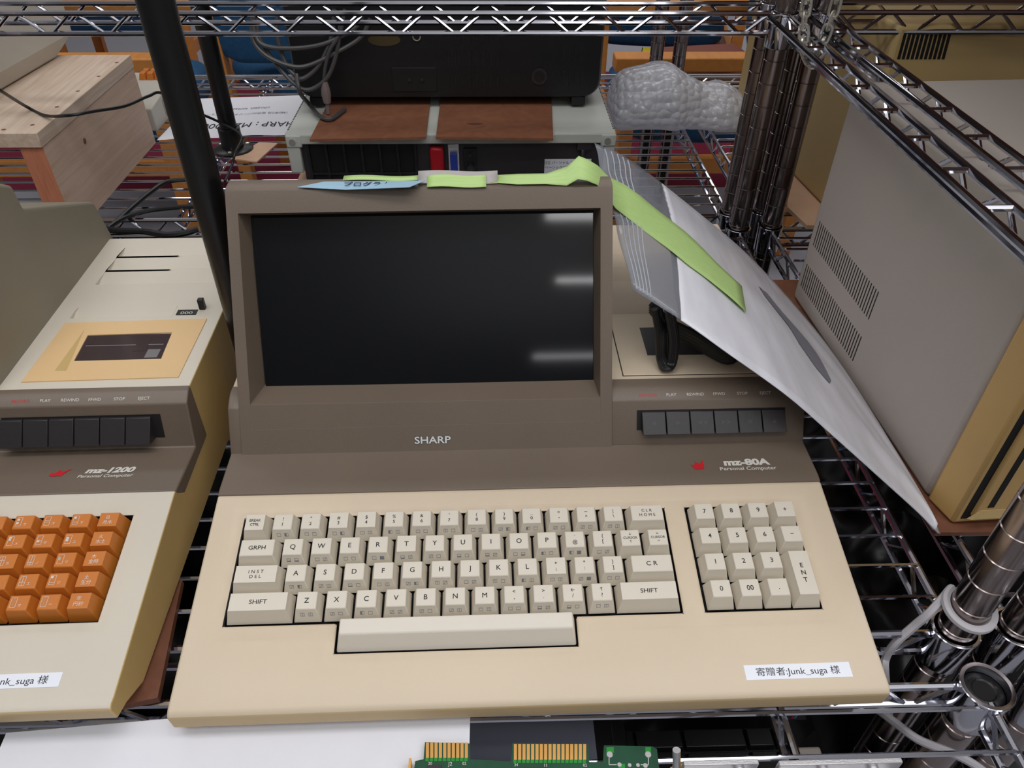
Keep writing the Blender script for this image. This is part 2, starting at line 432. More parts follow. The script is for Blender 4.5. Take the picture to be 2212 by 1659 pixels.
U = 19.05
def build_desktop_with_screen():
    """cream computer in the middle: keyboard deck, taupe front, screen housing, tape deck"""
    al = math.radians(11.711); ca, sa = math.cos(al), math.sin(al)
    zb = 40.1
    root = thing('desktop_computer', 'cream desktop computer with large black screen and ivory keyboard, at the centre', 'computer',
                 (-173.45, 279.5, 0), math.radians(.627))
    def P(u, v, h=0.): return Vector((u, v*ca-h*sa, v*sa+h*ca+zb))       # keyboard plane
    X0, X1 = -24., 415.5
    # --- base case: prism without its deck, deck laid on as a frame with a shallow recess
    def dk(v): q = P(0, v, 0); return (q.y, q.z)
    yf, zf = dk(-51.5)
    prof = [(-18, zb-35), (-40, zb-30), (-53.0, zb-27.5), (-54.2, zb-15.0), (-53.7, zb-13.2), (-52.3, zb-11.6), (yf, zf), dk(94.6),
            (104, zb+12), (200, zb+12), (200, zb+56.5), (424, zb+56.5), (424, zb-35)]
    m = MB(); m.prism_x(prof, X0, X1, skip=(6, 10))
    for i in (2, 3): m.m[i] = 3
    m.deck_with_scoops((X0, X1, 200, 424), [(268, 399, y, y+17.5) for y in (261.5, 315, 340, 365.5)], zb+56.5)
    for xa, xb in ((X0, -14.), (264.8, X1)): m.box(xa, xb, 166, 202, zb+12, zb+56.45)
    rec = [(-11, -13), (62, -13), (62, -33), (236, -33), (236, -13), (402, -13), (402, 86), (-11, 86)]
    rin = [(-7.5, -9.5), (66, -9.5), (66, -29.5), (232, -29.5), (232, -9.5), (398, -9.5), (398, 82.5), (-7.5, 82.5)]
    kx1 = 15.5*U+1.2
    m.ring([(X0, -51.5), (X1, -51.5), (X1, 94.6), (X0, 94.6)], rec, lambda x, y: P(x, y, 0))
    for i in range(8):
        j = (i+1) % 8
        m.quad(P(*rec[i]), P(*rec[j]), P(*rin[j], -1.1), P(*rin[i], -1.1))
    # inner floor with two key wells cut in it
    D = -1.1
    hole_a = [(-.9, -.7), (71.4, -.7), (71.4, -20.3), (225.6, -20.3), (225.6, -.7), (kx1-.3, -.7), (kx1-.3, 77), (-.9, 77)]
    hole_b = [(311.1, -.7), (388.8, -.7), (388.8, 77), (311.1, 77)]
    xm = 303.5
    m.ring([(-7.5, -9.5), (66, -9.5), (66, -29.5), (232, -29.5), (232, -9.5), (xm, -9.5), (xm, 82.5), (-7.5, 82.5)], hole_a, lambda x, y: P(x, y, D))
    m.ring([(xm, -9.5), (398, -9.5), (398, 82.5), (xm, 82.5)], hole_b, lambda x, y: P(x, y, D))
    for hole in (hole_a, hole_b):
        for i in range(len(hole)):
            j = (i+1) % len(hole)
            m.quad(P(*hole[i], D), P(*hole[j], D), P(*hole[j], -8), P(*hole[i], -8), 1)
        m.add([P(x, y, -8) for x, y in hole], [tuple(range(len(hole)))], 1)
    for x in (20, 370):
        for y in (-30, 380): m.lathe((x, y, 0), [(7, .2), (7, 6)], 14, 2)
    m.obj('lower_case', ['beige', 'dark', 'charcoal', 'aged_front'], root, bevel=1.6, seg=3, merge=True)
    # --- keys
    def key(u, v, wu, lines=(), sym=None, **k):
        du = k.pop('du', 1)
        def PP(a, c, h): return P(u+a, v+c, h)
        kk = dict(tsize=4.8 if len(lines) == 1 else 3.5, bold=.012); kk.update(k)
        o = key_mesh(PP, wu*U, U*du, 9.0, 5.1, 2.3, 3.2, lines, sym, **kk).obj('key', ['key', 'ink' if not k.get('blue') else 'ink_blue', 'ink_grey'], root, bevel=.55, seg=2, bang=30, fix=False)
        return o
    small = dict(tsize=2.7, bold=.012)
    r1 = [('BREAK', 'CTRL')]+[(a, c) for a, c in zip("!\"#$%&'()_=~|", "1234567890-^\\")]
    for i, l in enumerate(r1):
        if i == 0: key(0, 3*U, 1, l, None, tsize=2.75, bold=.02, sx=.94)
        else: key(i*U, 3*U, 1, l, i, tsize=3.5)
    key(14*U, 3*U, 1.5, ('C L R', 'H O M E'), None, tsize=3.1, bold=.012)
    key(0, 2*U, 1.5, ('GRPH',), None, tsize=4.1, sx=1.12)
    for i, l in enumerate([('Q',), ('W',), ('E',), ('R',), ('T',), ('Y',), ('U',), ('I',), ('O',), ('P',), ('`', '@'), ('{', '[')]):
        key((1.5+i)*U, 2*U, 1, l, 20+i)
    for i, ar in enumerate((('\u2193', 'CURSOR', '\u2191'), ('\u2190', 'CURSOR', '\u2192'))):
        key((13.5+i)*U, 2*U, 1, ar, None, tsize=2.5, bold=.012)
    key(0, U, 1.75, ('I N S T', 'D E L'), None, tsize=3.1, bold=.01, sx=1.1)
    for i, l in enumerate([('A',), ('S',), ('D',), ('F',), ('G',), ('H',), ('J',), ('K',), ('L',), ('+', ';'), ('*', ':'), ('}', ']')]):
        key((1.75+i)*U, U, 1, l, 40+i)
    key(13.75*U, U, 1.75, ('C R',), None, tsize=4.3, sx=1.1)
    key(0, 0, 2.25, ('SHIFT',), None, tsize=4.1, sx=1.12)
    for i, l in enumerate([('Z',), ('X',), ('C',), ('V',), ('B',), ('N',), ('M',), ('<', ','), ('>', '.'), ('\u2190', '/'), ('\u2191', '?')]):
        key((2.25+i)*U, 0, 1, l, 60+i)
    key(13.25*U, 0, 2.25, ('SHIFT',), None, tsize=4.1, sx=1.12)
    pad = [['0', '00', '.', None], ['1', '2', '3', 'ENT'], ['4', '5', '6', '\u2212'], ['7', '8', '9', '+']]
    for r, row in enumerate(pad):
        for c, t in enumerate(row):
            if t is None: continue
            if t == 'ENT': key(312+c*U, 0, 1, ('E', 'N', 'T'), None, du=2, tsize=4.6)
            else: key(312+c*U, r*U, 1, (t,), None, tsize=4.7)
    # space bar: a long sloped bar
    mm = MB(); mm.hexa([P(72.4, -19.3, -4), P(224.8, -19.3, -4), P(224.8, -.8, -4), P(72.4, -.8, -4)],
                       [P(74.8, -11.5, 7.6), P(222.6, -11.5, 7.6), P(222.6, -1.6, 8.4), P(74.8, -1.6, 8.4)])
    mm.obj('space_bar', 'key_side', root, bevel=1.0, seg=3, fix=False)
    # --- taupe front: flat ledge, leaning face, narrow label strip
    q0 = dk(94.8); ledge = (133, zb+22); ridge = (151, zb+51.5); strip = (160, zb+56.2)
    m = MB()
    m.prism_x([(q0[0], q0[1]+.25), (98, zb+20.6), (104, zb+20.9), (131.5, zb+21.6), (134, zb+22.2), (152, zb+23), (152, zb+13), (105, zb+12.5), (q0[0]+1, q0[1]-3)], X0, X1)
    for xa, xb in ((X0, -14.4), (265.2, X1)):
        m.prism_x([(133, zb+20), ledge, ridge, strip, (163, zb+57), (171, zb+57), (171, zb+18)], xa, xb)
    m.obj('front_panel', 'brown', root, bevel=1.1, seg=2, bang=20)
    # --- screen housing with a deep opening
    ang = math.atan2(232-133, 183-22); cs, ss = math.cos(ang), math.sin(ang)
    def Fp(x, s, d=0.): return Vector((x, 133+s*ss+d*cs, zb+22+s*cs-d*ss))   # d > 0 goes into the housing
    HX0, HX1 = -15.2, 265.8
    m = MB()
    op = [(-6.8, 18.2), (256.8, 19.4), (256.8, 178.6), (-6.8, 177.6)]
    m.ring([(HX0, -1), (HX1, -1), (HX1, 187.5), (HX0, 187.5)], op, lambda x, s: Fp(x, s, -.8))
    inn = [(2.4, 17.2), (253.4, 18.4), (253.4, 179), (-2.4, 178)]
    for i in range(4):
        j = (i+1) % 4; m.quad(Fp(*op[j], -.8), Fp(*op[i], -.8), Fp(*inn[i], 24), Fp(*inn[j], 24))
    T = Fp(0, 187.5, -.8)
    prof = [(T.y, T.z), (T.y+3.6, zb+187.2), (T.y+7, zb+188.3), (249, zb+188.6), (254, zb+186), (330, zb+146), (404, zb+84), (410, zb+57), (152, zb+54), (Fp(0, -1, -.8).y, Fp(0, -1, -.8).z)]
    m.prism_x(prof, HX0, HX1, skip=(9,), caps=False)
    n = len(prof)
    for x in (HX0, HX1): m.add([(x, y, z) for y, z in prof], [tuple(range(n))])
    m.obj('screen_housing', 'brown', root, bevel=1.6, seg=3, merge=True, bang=30)
    nu, nv = 25, 17
    gr = []
    for i in range(nu):
        r = []
        for j in range(nv):
            a, c = i/(nu-1)*2-1, j/(nv-1)*2-1
            x0 = inn[0][0]+(inn[3][0]-inn[0][0])*(c+1)/2-1; x1 = inn[1][0]+1
            r.append(Fp(x0+(x1-x0)*(a+1)/2, 98+c*82.5, 17+1.0*(a*a*.5+c*c*.5)))
        gr.append(r)
    m = MB(); m.grid(gr); m.obj('screen', 'screen', root, fix=False)
    # maker's lettering
    def FT(x0, s0): return lambda x, y: Fp(x0+x, s0+y, -1.1)
    m = MB()
    m.text('SHARP', 7.6, lambda x, y: Fp(128.8+x, 5.0+y, -1.0), mi=0, bold=.055, sx=1.22)
    m.text('SHARP', 7.6, lambda x, y: Fp(128.8+x, 5.0+y, -1.25), mi=1, bold=.02, sx=1.22)
    m.obj('maker_badge', ['ink', 'badge'], root, smooth=False)
    # --- tape deck keys
    m = MB()
    K0, K1 = 285.0, 400.0
    m.add([Fp(K0, 11.5, -.25), Fp(K1, 11.5, -.25), Fp(K1, 27, -.25), Fp(K0, 27, -.25)], [(0, 1, 2, 3)])
    m.obj('key_slot', 'dark', root)
    icons = ['\u25cf', '\u25b6', '\u25c0\u25c0', '\u25b6\u25b6', '\u25a0', '\u25b2']
    kw = (399.4-288.3)/6
    for i in range(6):
        x0 = 288.6+i*kw; x1 = x0+kw-.8
        m = MB()
        m.hexa([Fp(x0, 11.0, 0), Fp(x1, 11.0, 0), Fp(x1, 26.2, 0), Fp(x0, 26.2, 0)],
               [Fp(x0, 9.0, -8.0), Fp(x1, 9.0, -8.0), Fp(x1, 25.6, -2.2), Fp(x0, 25.6, -2.2)])
        a, c = Fp(x0, 9.0, -8.0), Fp(x0, 25.6, -2.2); t = (c-a)
        m.text(icons[i], 4.4, lambda x, y, x0=x0, x1=x1: Vector(((x0+x1)/2+x, 0, 0))+Vector((0, a.y, a.z))+Vector((0, t.y, t.z))*(.42+y/17.6)+Vector((0, -.09, .06)), mi=1)
        m.obj('tape_key', ['charcoal', 'ink_dim'], root, bevel=.35, fix=False)
    m = MB()
    sv = Vector((0, strip[0]-ridge[0], strip[1]-ridge[1])).normalized(); sn = Vector((0, -sv.z, sv.y))
    for t, x, mi in (('RECORD', 294, 1), ('PLAY', 312, 0), ('REWIND', 330.6, 0), ('FFWD', 349, 0), ('STOP', 367, 0), ('EJECT', 385, 0)):
        m.text(t, 3.3, lambda a, c, x=x: Vector((x+a, ridge[0], ridge[1]))+sv*(3.1+c)+sn*.12, mi=mi, sx=1.05)
    m.obj('tape_key_lettering', ['ink_white', 'ink_red'], root, smooth=False)
    # emblem and model name on the ledge
    lz = lambda y: zb+20.9+(y-104)*(.9/27)+.35
    dragon = [(0, 5), (1.2, 5.6), (2.6, 5.2), (3.4, 7), (3.9, 9.6), (4.5, 7.4), (6.2, 6.6), (7.5, 7.2), (8, 9.2), (8.7, 9.4), (10, 9.6), (9.2, 8.8), (8.9, 6.5), (9.3, 4), (8.6, 2.2), (8.4, .6), (7.6, 1.6), (6.8, .4), (6.2, 1.6), (5.2, .2), (4.8, 1.4), (3.4, -.2), (3.2, 1.4), (2, .2), (2, 1.8), (.9, 2.4), (1.2, 3.6)]
    m = MB(); m.add([(322.3+x*1.08, 105.6+y*.98, lz(105.6+y)) for x, y in dragon], [tuple(range(len(dragon)))])
    m.obj('emblem', 'ink_red', root, smooth=False)
    m = MB()
    m.text('mz-80A', 8.3, lambda x, y: Vector((365+x, 109.6+y, lz(109.6+y))), mi=0, bold=.05, sx=1.3)
    m.text('Personal Computer', 4.7, lambda x, y: Vector((364.6+x, 104.6+y, lz(104.6+y))), mi=0, bold=.012, sx=1.14)
    m.obj('model_lettering', 'ink_white', root, smooth=False)
    # --- cassette lid, its window, louvres behind
    zt = zb+56.5
    m = MB(); m.box(277.8, 399, 175, 256, zt-2, zt+.9)
    m.obj('cassette_lid', 'beige', root, bevel=.5)
    lid = root.children[-1]
    m = MB(); m.box(301, 376, 199.5, 238, zt+.4, zt+1.15); m.obj('lid_window', 'black', lid)
    m = MB()
    for (x0, x1, y0, y1) in ((277.2, 278, 174.6, 256), (277.2, 399.6, 174.4, 175.2), (277.2, 399.6, 256, 256.8)): m.box(x0, x1, y0, y1, zt-.4, zt+.12)
    m.obj('lid_gap', 'dark', root)
    # --- donor label on the front right
    m = MB()
    L0, L1, V0, V1 = 327.4, 394.2, -45.3, -36.2
    m.hexa([P(L0, V0, .02), P(L1, V0, .02), P(L1, V1, .02), P(L0, V1, .02)], [P(L0, V0, .25), P(L1, V0, .25), P(L1, V1, .25), P(L0, V1, .25)])
    m.text('\u5bc4\u8d08\u8005:Junk_suga \u69d8', 5.6, lambda x, y: P((L0+L1)/2+x, V0+2.6+y, .32), mi=1, sx=1.12)
    o = m.obj('donor_label', ['label_white', 'ink'], root, smooth=False, fix=False); o['label'] = 'white printed label'
    return root, P, Fp, zb
R80, P80, F80, ZB80 = build_desktop_with_screen()

def build_desktop_orange():
    al = math.radians(9.0); ca, sa = math.cos(al), math.sin(al)
    zb = 62.4
    root = thing('desktop_computer', 'grey-beige desktop computer with orange keys, cut off by the left edge', 'computer', (-328.7, 342.4, 0), math.radians(1.0))
    def P(u, v, h=0.): return Vector((u, v*ca-h*sa, v*sa+h*ca+zb))
    X0, X1 = -338., 100.
    dh = -6.5
    def dk(v): q = P(0, v, dh); return (q.y, q.z)
    yf, zf = dk(-113)
    zt = zb+37
    prof = [(-85, zb-54), (-105, zb-42), (-116.8, zb-38), (-118.3, zb-27.5), (-117.6, zb-25.4), (-115, zb-23.9), (yf, zf), dk(31.5), (42, zb-14), (100, zb-14), (100, zt), (338, zt), (341, zt-4), (345, zb-52), (340, zb-54)]
    m = MB(); m.prism_x(prof, X0, X1, skip=(6, 10), caps=False)
    for i in (2, 3): m.m[i] = 3
    m.deck_with_scoops((X0, X1, 100, 338), [(-27, 58, 199.5, 216.3), (-25.4, 92, 253, 271.5), (-24, 92, 278.3, 296.5), (-23, 92, 303.6, 320.7)], zt)
    n = len(prof)
    for x, mi in ((X0, 1), (X1+1.5, 1)): m.add([(x if x < 0 else X1, y, z) for y, z in prof], [tuple(range(n))], mi)
    rec = [(-300, -76.5), (84, -76.5), (84, 22), (-300, 22)]; rin = [(-296, -71), (78.5, -71), (78.5, 17.5), (-296, 17.5)]
    hole = [(-290, -65.2), (75, -65.2), (75, 13.2), (-290, 13.2)]
    m.ring([(X0, -113), (X1, -113), (X1, 31.5), (X0, 31.5)], rec, lambda x, y: P(x, y, dh))
    for i in range(4):
        j = (i+1) % 4; m.quad(P(*rec[i], dh), P(*rec[j], dh), P(*rin[j], dh-1.2), P(*rin[i], dh-1.2))
    m.ring(rin, hole, lambda x, y: P(x, y, dh-1.2))
    for i in range(4):
        j = (i+1) % 4; m.quad(P(*hole[i], dh-1.2), P(*hole[j], dh-1.2), P(*hole[j], dh-8), P(*hole[i], dh-8), 2)
    m.add([P(x, y, dh-8) for x, y in hole], [(0, 1, 2, 3)], 2)
    for x in (-300, 80):
        for y in (-90, 320): m.lathe((x, y, 0), [(8, 6.2), (8, 10)], 14, 2)
    m.obj('lower_case', ['grey_beige', 'beige_yellow', 'dark', 'aged_front'], root, bevel=2.0, seg=3, merge=True)
    # keys: right-hand block of five rows
    VP = 14.88
    leg = [[('\u251c\u2524', '\u30ab'), ('\u256c', '\u30bf'), ('\u2550', '\u30e4'), ('\u65e5', '\u6708\u6728')],
           [('\u251c', '\u30e1'), ('\u2561', '\u30ae'), ('\u2564', '\u30e6'), ('\u706b', '\u6c34\u571f')],
           [('\u256b', '\u30cd'), ('\u2568', '\u30ce'), ('\u2584', '\u30ea'), ('\u6728', '\u91d1\u6642')],
           [('\u2566', '\u30aa'), ('\u2593', '\u30a8'), ('\u2580', '\u30c4'), ('\u571f', '\u751f\u5206')],
           [('\u2569', '\u30a2'), ('\u2593', '\u30aa'), ('\u258c', '\u30fc'), ('\u5e74', '\u5186\u79d2')]]
    for r in range(5):
        for c in range(-1, 4):
            u0, v0 = c*19.05-3.1, -r*VP-3.3
            def PP(a, d, h, u0=u0, v0=v0): return P(u0+a, v0+d, h-8)
            m = MB()
            w, d = 19.05, VP; g = .35
            lo = [PP(g, g, -5), PP(w-g, g, -5), PP(w-g, d-g, -5), PP(g, d-g, -5)]
            hi = [PP(3.1, 3.3, 8), PP(w-3.4, 3.3, 8), PP(w-3.4, d-1.4, 8.6), PP(3.1, d-1.4, 8.6)]
            m.hexa(lo, hi)
            T = lambda ox, oy, k=1.: (lambda x, y: PP(9.3+ox+x, 8.2+oy+y, 8.1+(oy+y+4.9)*.06))
            if c == 3:
                a, e = leg[r][3]
                m.text(a, 3.1, T(-.6, .7), mi=1); m.text(e, 3.3, T(0, -3.0), mi=1)
            elif c >= 0:
                a, e = leg[r][c]
                # outlined symbol cell: tall box with a divider, and a small kana beside it
                for (x0, x1, y0, y1) in ((-4.6, -.9, 3.4, 3.65), (-4.6, -.9, -3.0, -2.75), (-4.6, -4.35, -3.0, 3.65), (-1.15, -.9, -3.0, 3.65)):
                    t = T(0, 0); m.quad(t(x0, y0), t(x1, y0), t(x1, y1), t(x0, y1), 1)
                t = T(0, 0); q = random.Random(r*7+c)
                for _ in range(2):
                    k = q.choice([0, 1, 2]); yy = q.uniform(-1.5, 2)
                    if k == 0: m.quad(t(-4.6, yy), t(-.9, yy), t(-.9, yy+.3), t(-4.6, yy+.3), 1)
                    if k == 1: m.quad(t(-4.6, yy), t(-2.7, yy), t(-2.7, yy+1.5), t(-4.6, yy+1.5), 1)
                    if k == 2: m.quad(t(-2.9, -3.), t(-2.6, -3.), t(-2.6, 3.6), t(-2.9, 3.6), 1)
                m.text(e, 2.5, T(1.6, -2.4), mi=1)
            m.obj('key', ['orange', 'ink_white'], root, bevel=.7, seg=2, bang=30, fix=False)
    # taupe panel
    q0 = dk(31.6); ledge = (81, zb-4.6); ridge = (90.5, zb+31.5); strip = (99.5, zt)
    m = MB(); m.prism_x([(q0[0], q0[1]+.3), (45, zb-2.2), (78, zb-4.2), ledge, ridge, strip, (102.5, zt+.4), (105, zt+.3), (105, zb-15), (43, zb-15), (q0[0]+1, q0[1]-4)], X0, X1+.4)
    m.obj('front_panel', 'brown', root, bevel=1.1, seg=2, bang=20)
    fv = Vector((0, ridge[0]-ledge[0], ridge[1]-ledge[1])); L = fv.length; fv.normalize(); fn = Vector((0, -fv.z, fv.y))
    def Fp(x, s, d=0.): return Vector((x, ledge[0], ledge[1]))+fv*s-fn*d
    m = MB(); m.quad(Fp(-38, 9, -.3), Fp(79, 9, -.3), Fp(79, 29, -.3), Fp(-38, 29, -.3)); m.obj('key_slot', 'dark', root)
    for i in range(6):
        x0 = -41.6+i*18.9; x1 = x0+18.1
        m = MB()
        m.hexa([Fp(x0+1, 8.5, 0), Fp(x1+1, 8.5, 0), Fp(x1+1, 27.5, 0), Fp(x0+1, 27.5, 0)], [Fp(x0, 8, -10), Fp(x1, 8, -10), Fp(x1+1, 27, -2.2), Fp(x0+1, 27, -2.2)])
        m.obj('tape_key', 'charcoal', root, bevel=.35, fix=False)
    m = MB()
    sv = Vector((0, strip[0]-ridge[0], strip[1]-ridge[1])).normalized(); sn = Vector((0, -sv.z, sv.y))
    for i, t in enumerate(('RECORD', 'PLAY', 'REWIND', 'FFWD', 'STOP', 'EJECT')):
        m.text(t, 3.3, lambda a, c, x=-22.3+i*18.1: Vector((x+a, ridge[0], ridge[1]))+sv*(3.6+c)+sn*.12, mi=1 if i == 0 else 0, sx=1.05)
    m.obj('tape_key_lettering', ['ink_white', 'ink_red'], root, smooth=False)
    lz = lambda y: zb-2.2-(y-45)*(2/33)+.35
    dragon = [(0, 3), (1.2, 4.4), (3, 4.2), (4.4, 5.6), (6, 7.8), (6.4, 5.4), (8.4, 5.8), (10.5, 6.8), (14, 8.4), (11.5, 6), (10, 3.6), (9, 1.6), (8.4, 0), (7.6, 1.4), (6.6, .2), (6, 1.6), (4.6, .1), (4.2, 1.4), (2.6, -.2), (2.4, 1.4), (1, .4)]
    m = MB(); m.add([(2.4+x*1.05, 50.4+y, lz(50.4+y)) for x, y in dragon], [tuple(range(len(dragon)))]); m.obj('emblem', 'ink_red', root, smooth=False)
    m = MB()
    m.text('mz-1200', 7.6, lambda x, y: Vector((45.5+x, 53.6+y, lz(53.6+y))), mi=0, bold=.05, shear=.25, sx=1.3)
    m.text('Personal Computer', 4.4, lambda x, y: Vector((44+x, 48.6+y, lz(48.6+y))), mi=0, bold=.012, shear=.2, sx=1.14)
    m.obj('model_lettering', 'ink_white', root, smooth=False)
    # cassette lid with window and finger groove
    m = MB(); m.ring([(-28.5, 112.8), (88.8, 114.4), (89.8, 193.4), (-27.2, 191)], [(1, 137.6), (68.6, 138), (66.6, 174), (-1.5, 172.6)], lambda x, y: Vector((x, y, zt+.9)))
    for a, c in (((-28.5, 112.8), (88.8, 114.4)), ((88.8, 114.4), (89.8, 193.4)), ((89.8, 193.4), (-27.2, 191)), ((-27.2, 191), (-28.5, 112.8))):
        m.quad((*a, zt-.5), (*c, zt-.5), (*c, zt+.9), (*a, zt+.9))
    hw = [(1, 137.6), (68.6, 138), (66.6, 174), (-1.5, 172.6)]
    for i in range(4):
        a, c = hw[i], hw[(i+1) % 4]; m.quad((*a, zt+.9), (*c, zt+.9), (*c, zt+.12), (*a, zt+.12))
    m.obj('cassette_lid', 'peach', root)
    lid = root.children[-1]
    m = MB(); m.add([(-8.8, 125.5, zt+.95), (.2, 125.2, zt+1.0), (-7.1, 180.6, zt+1.0)], [(0, 1, 2)]); m.obj('finger_groove', 'beige_yellow', lid)
    m = MB(); m.box(-1.4, 68.4, 137.8, 173.4, zt+.05, zt+.12)
    m.box(2, 6, 160, 171, zt+.12, zt+.25); m.box(42, 52, 150, 172, zt+.12, zt+.3); m.box(2, 64, 158, 159, zt+.12, zt+.2, 1); m.box(54, 64, 141, 152, zt+.12, zt+.22, 1)
    m.obj('lid_window', [pm('smoky_brown_window', (62, 50, 50), .1), pm('window_glint_parts', (120, 116, 116), .15)], lid)
    m = MB(); m.box(61.5, 78.5, 200.5, 208, zt+.02, zt+.5)
    m.text('000', 5.6, lambda x, y: Vector((70+x, 201.2+y, zt+.6)), mi=1, sx=1.25)
    m.obj('tape_counter', ['black', 'ink_white'], root, smooth=False, fix=False)
    m = MB(); m.box(79.5, 84.5, 207.5, 212.5, zt, zt+10); m.obj('counter_button', 'black', root, bevel=.6)
    # screen housing: only its right flank reaches into the picture
    s0 = [(92, zb+36), (150, zb+118), (208, zb+156), (226.6, zb+145.1), (228.3, zb+124.5), (334.2, zb+78.9), (347.2, zb+29.8), (340, zb+20)]
    m = MB(); m.prism_x(s0, -330, -43); m.obj('screen_housing', 'taupe', root, bevel=3, seg=3, bang=25)
    m = MB()
    L0, L1, V0, V1 = -2., 65.2, -106, -97.3
    h = dh+.02
    m.hexa([P(L0, V0, h), P(L1, V0, h), P(L1, V1, h), P(L0, V1, h)], [P(L0, V0, h+.25), P(L1, V0, h+.25), P(L1, V1, h+.25), P(L0, V1, h+.25)])
    m.text('\u5bc4\u8d08\u8005:Junk_suga \u69d8', 5.6, lambda x, y: P((L0+L1)/2+x, V0+2.4+y, h+.32), mi=1, sx=1.12)
    o = m.obj('donor_label', ['label_white', 'ink'], root, smooth=False, fix=False); o['label'] = 'white printed label'
    return root
R12 = build_desktop_orange()

# ------------------------------------------------------------------ chrome wire shelving
def rail_mb(p, q, h=22., r=2.9, rz=1.9, pitch=62., m=None):
    """ladder truss: two rods with a zigzag rod between them"""
    m = m or MB(); p, q = Vector(p), Vector(q); d = (q-p); L = d.length; d.normalize()
    m.tube([p, q], r, 8); m.tube([p-Vector((0, 0, h)), q-Vector((0, 0, h))], r, 8)
    n = max(1, round(L/pitch)); st = L/n; pts = []
    for i in range(n):
        a = p+d*(st*i)
        for t, z in ((.06, 0), (.44, 1), (.5, 1.03), (.56, 1), (.94, 0)):
            pts.append(a+d*(st*t)-Vector((0, 0, h*z*.97+(.3 if z == 0 else 0))))
    m.tube(pts, rz, 6)
    return m
def post_mb(x, y, z0, z1, phase=0., r=12.7):
    m = MB(); prof = [(r, z0)]
    z = z0+((phase-z0) % 25.4)
    while z < z1-2:
        prof += [(r, z-.9), (r-.75, z-.35), (r-.75, z+.35), (r, z+.9)]; z += 25.4
    prof.append((r, z1))
    return m.lathe((x, y, 0), prof, 26)
def collar_mb(x, y, zt, r=15.6, h=36):
    m = MB(); return m.lathe((x, y, 0), [(13.0, zt-h), (r-.6, zt-h), (r, zt-h+1), (r+.2, zt-2.6), (r+.8, zt-2), (r+.9, zt-.5), (r+.3, zt), (14.2, zt-.2), (13.8, zt-4), (13.5, zt-h+2)], 36, open_=True)
def shelf_unit(name, label, x0, x1, y0, y1, posts, decks=(0,), frames=(), zt=1100., cap=False, wires=None, supports=(), board=None):
    root = thing(name, label, 'shelving', (x0, y0, ZF))
    for (x, y) in posts:
        po = post_mb(x, y, ZF, zt if not cap else -18, 8.).obj('post', 'chrome_post', root, world=True, angle=25)
        for zc in list(decks)+[f[0] for f in frames]:
            collar_mb(x, y, zc+2, 16.4 if cap else 15.6).obj('collar', 'chrome', po).location = -po.parent.location
        if cap:
            m = MB(); m.lathe((x, y, 0), [(13.4, -17), (13.4, -5), (11.5, -3.6), (8, -3.4), (7, -4.2)], 30); m.obj('post_cap', 'black_satin', po).location = -po.parent.location
    for zc in decks:
        zr = zc-4.8
        for a, c in (((x0, y0), (x1, y0)), ((x0, y1), (x1, y1)), ((x0, y0), (x0, y1)), ((x1, y0), (x1, y1))):
            k = Vector((c[0]-a[0], c[1]-a[1], 0)).normalized()*13
            rail_mb(Vector((*a, zr))+k, Vector((*c, zr))-k, pitch=56).obj('shelf_rail', 'chrome', root, world=True)
        m = MB(); y = y0+28.2
        while y < y1-14:
            if wires is None or wires[0] <= y <= wires[1]:
                m.tube([(x0-1, y, zc-9), (x0-.3, y, zc-3.5), (x0+3, y, zc-1.7), (x1-3, y, zc-1.7), (x1+.3, y, zc-3.5), (x1+1, y, zc-9)], 1.7, 6)
            y += 28.2
        m.obj('wire_deck', 'chrome', root, world=True)
        for xs in supports:
            rail_mb((xs, y0+8, zc-6), (xs, y1-8, zc-6), h=18, r=2.6, pitch=48).obj('support_bar', 'chrome', root, world=True)
    if board is not None:
        m = MB(); m.box(x0-10, x1+10, y0-10, y1+10, board, board+18); m.obj('shade_shelf', 'board_dark', root, world=True)  # unseen solid shelf added overhead to shade the right-hand units
    for (zc, sides) in frames:
        for sd in sides:
            a, c = {'rear': ((x0, y1), (x1, y1)), 'front': ((x0, y0), (x1, y0)), 'left': ((x0, y0), (x0, y1)), 'right': ((x1, y0), (x1, y1))}[sd]
            k = Vector((c[0]-a[0], c[1]-a[1], 0)).normalized()*13
            m = rail_mb(Vector((*a, zc))+k, Vector((*c, zc))-k, h=20.)
            if sd in ('left', 'right'):
                ox = -22; A_, C_ = Vector((a[0]+ox, a[1]+16, zc)), Vector((c[0]+ox, c[1]-16, zc)); m.tube([A_+Vector((-ox, -10, 0)), A_, C_, C_+Vector((-ox, 10, 0))], 2.9, 8)
                for q in range(1, 10): p = A_.lerp(C_, q/10); m.tube([p, p+Vector((-ox, 0, 0))], 2.2, 6)
            m.obj('side_frame', 'chrome', root, world=True)
    return root
XL = -890.
YF, YB = 290., 879.
shelf_unit('wire_shelving_unit', 'chrome wire shelving carrying the two desktop computers, tall post at its front right corner', XL, 322, YF, YB,
           [(322, YF), (322, YB), (XL, YF), (XL, YB)], frames=[(258, ('rear', 'right'))], supports=(-330, 20, 170))
shelf_unit('wire_shelving_unit', 'chrome wire shelving on the right carrying the tall grey machine', 366, 1240, YF, YB+4,
           [(366, YF), (366, YB+4), (1240, YF), (1240, YB+4)], frames=[(258, ('rear', 'left'))], supports=(650, 950), board=600)
shelf_unit('wire_shelving_unit', 'chrome wire shelving behind, carrying the black television set and wooden stand', XL, 322, YB+43, 1511,
           [(322, YB+43), (322, 1511), (XL, YB+43), (XL, 1511)], frames=[(258, ('front',))], supports=(-415, -60, 195))
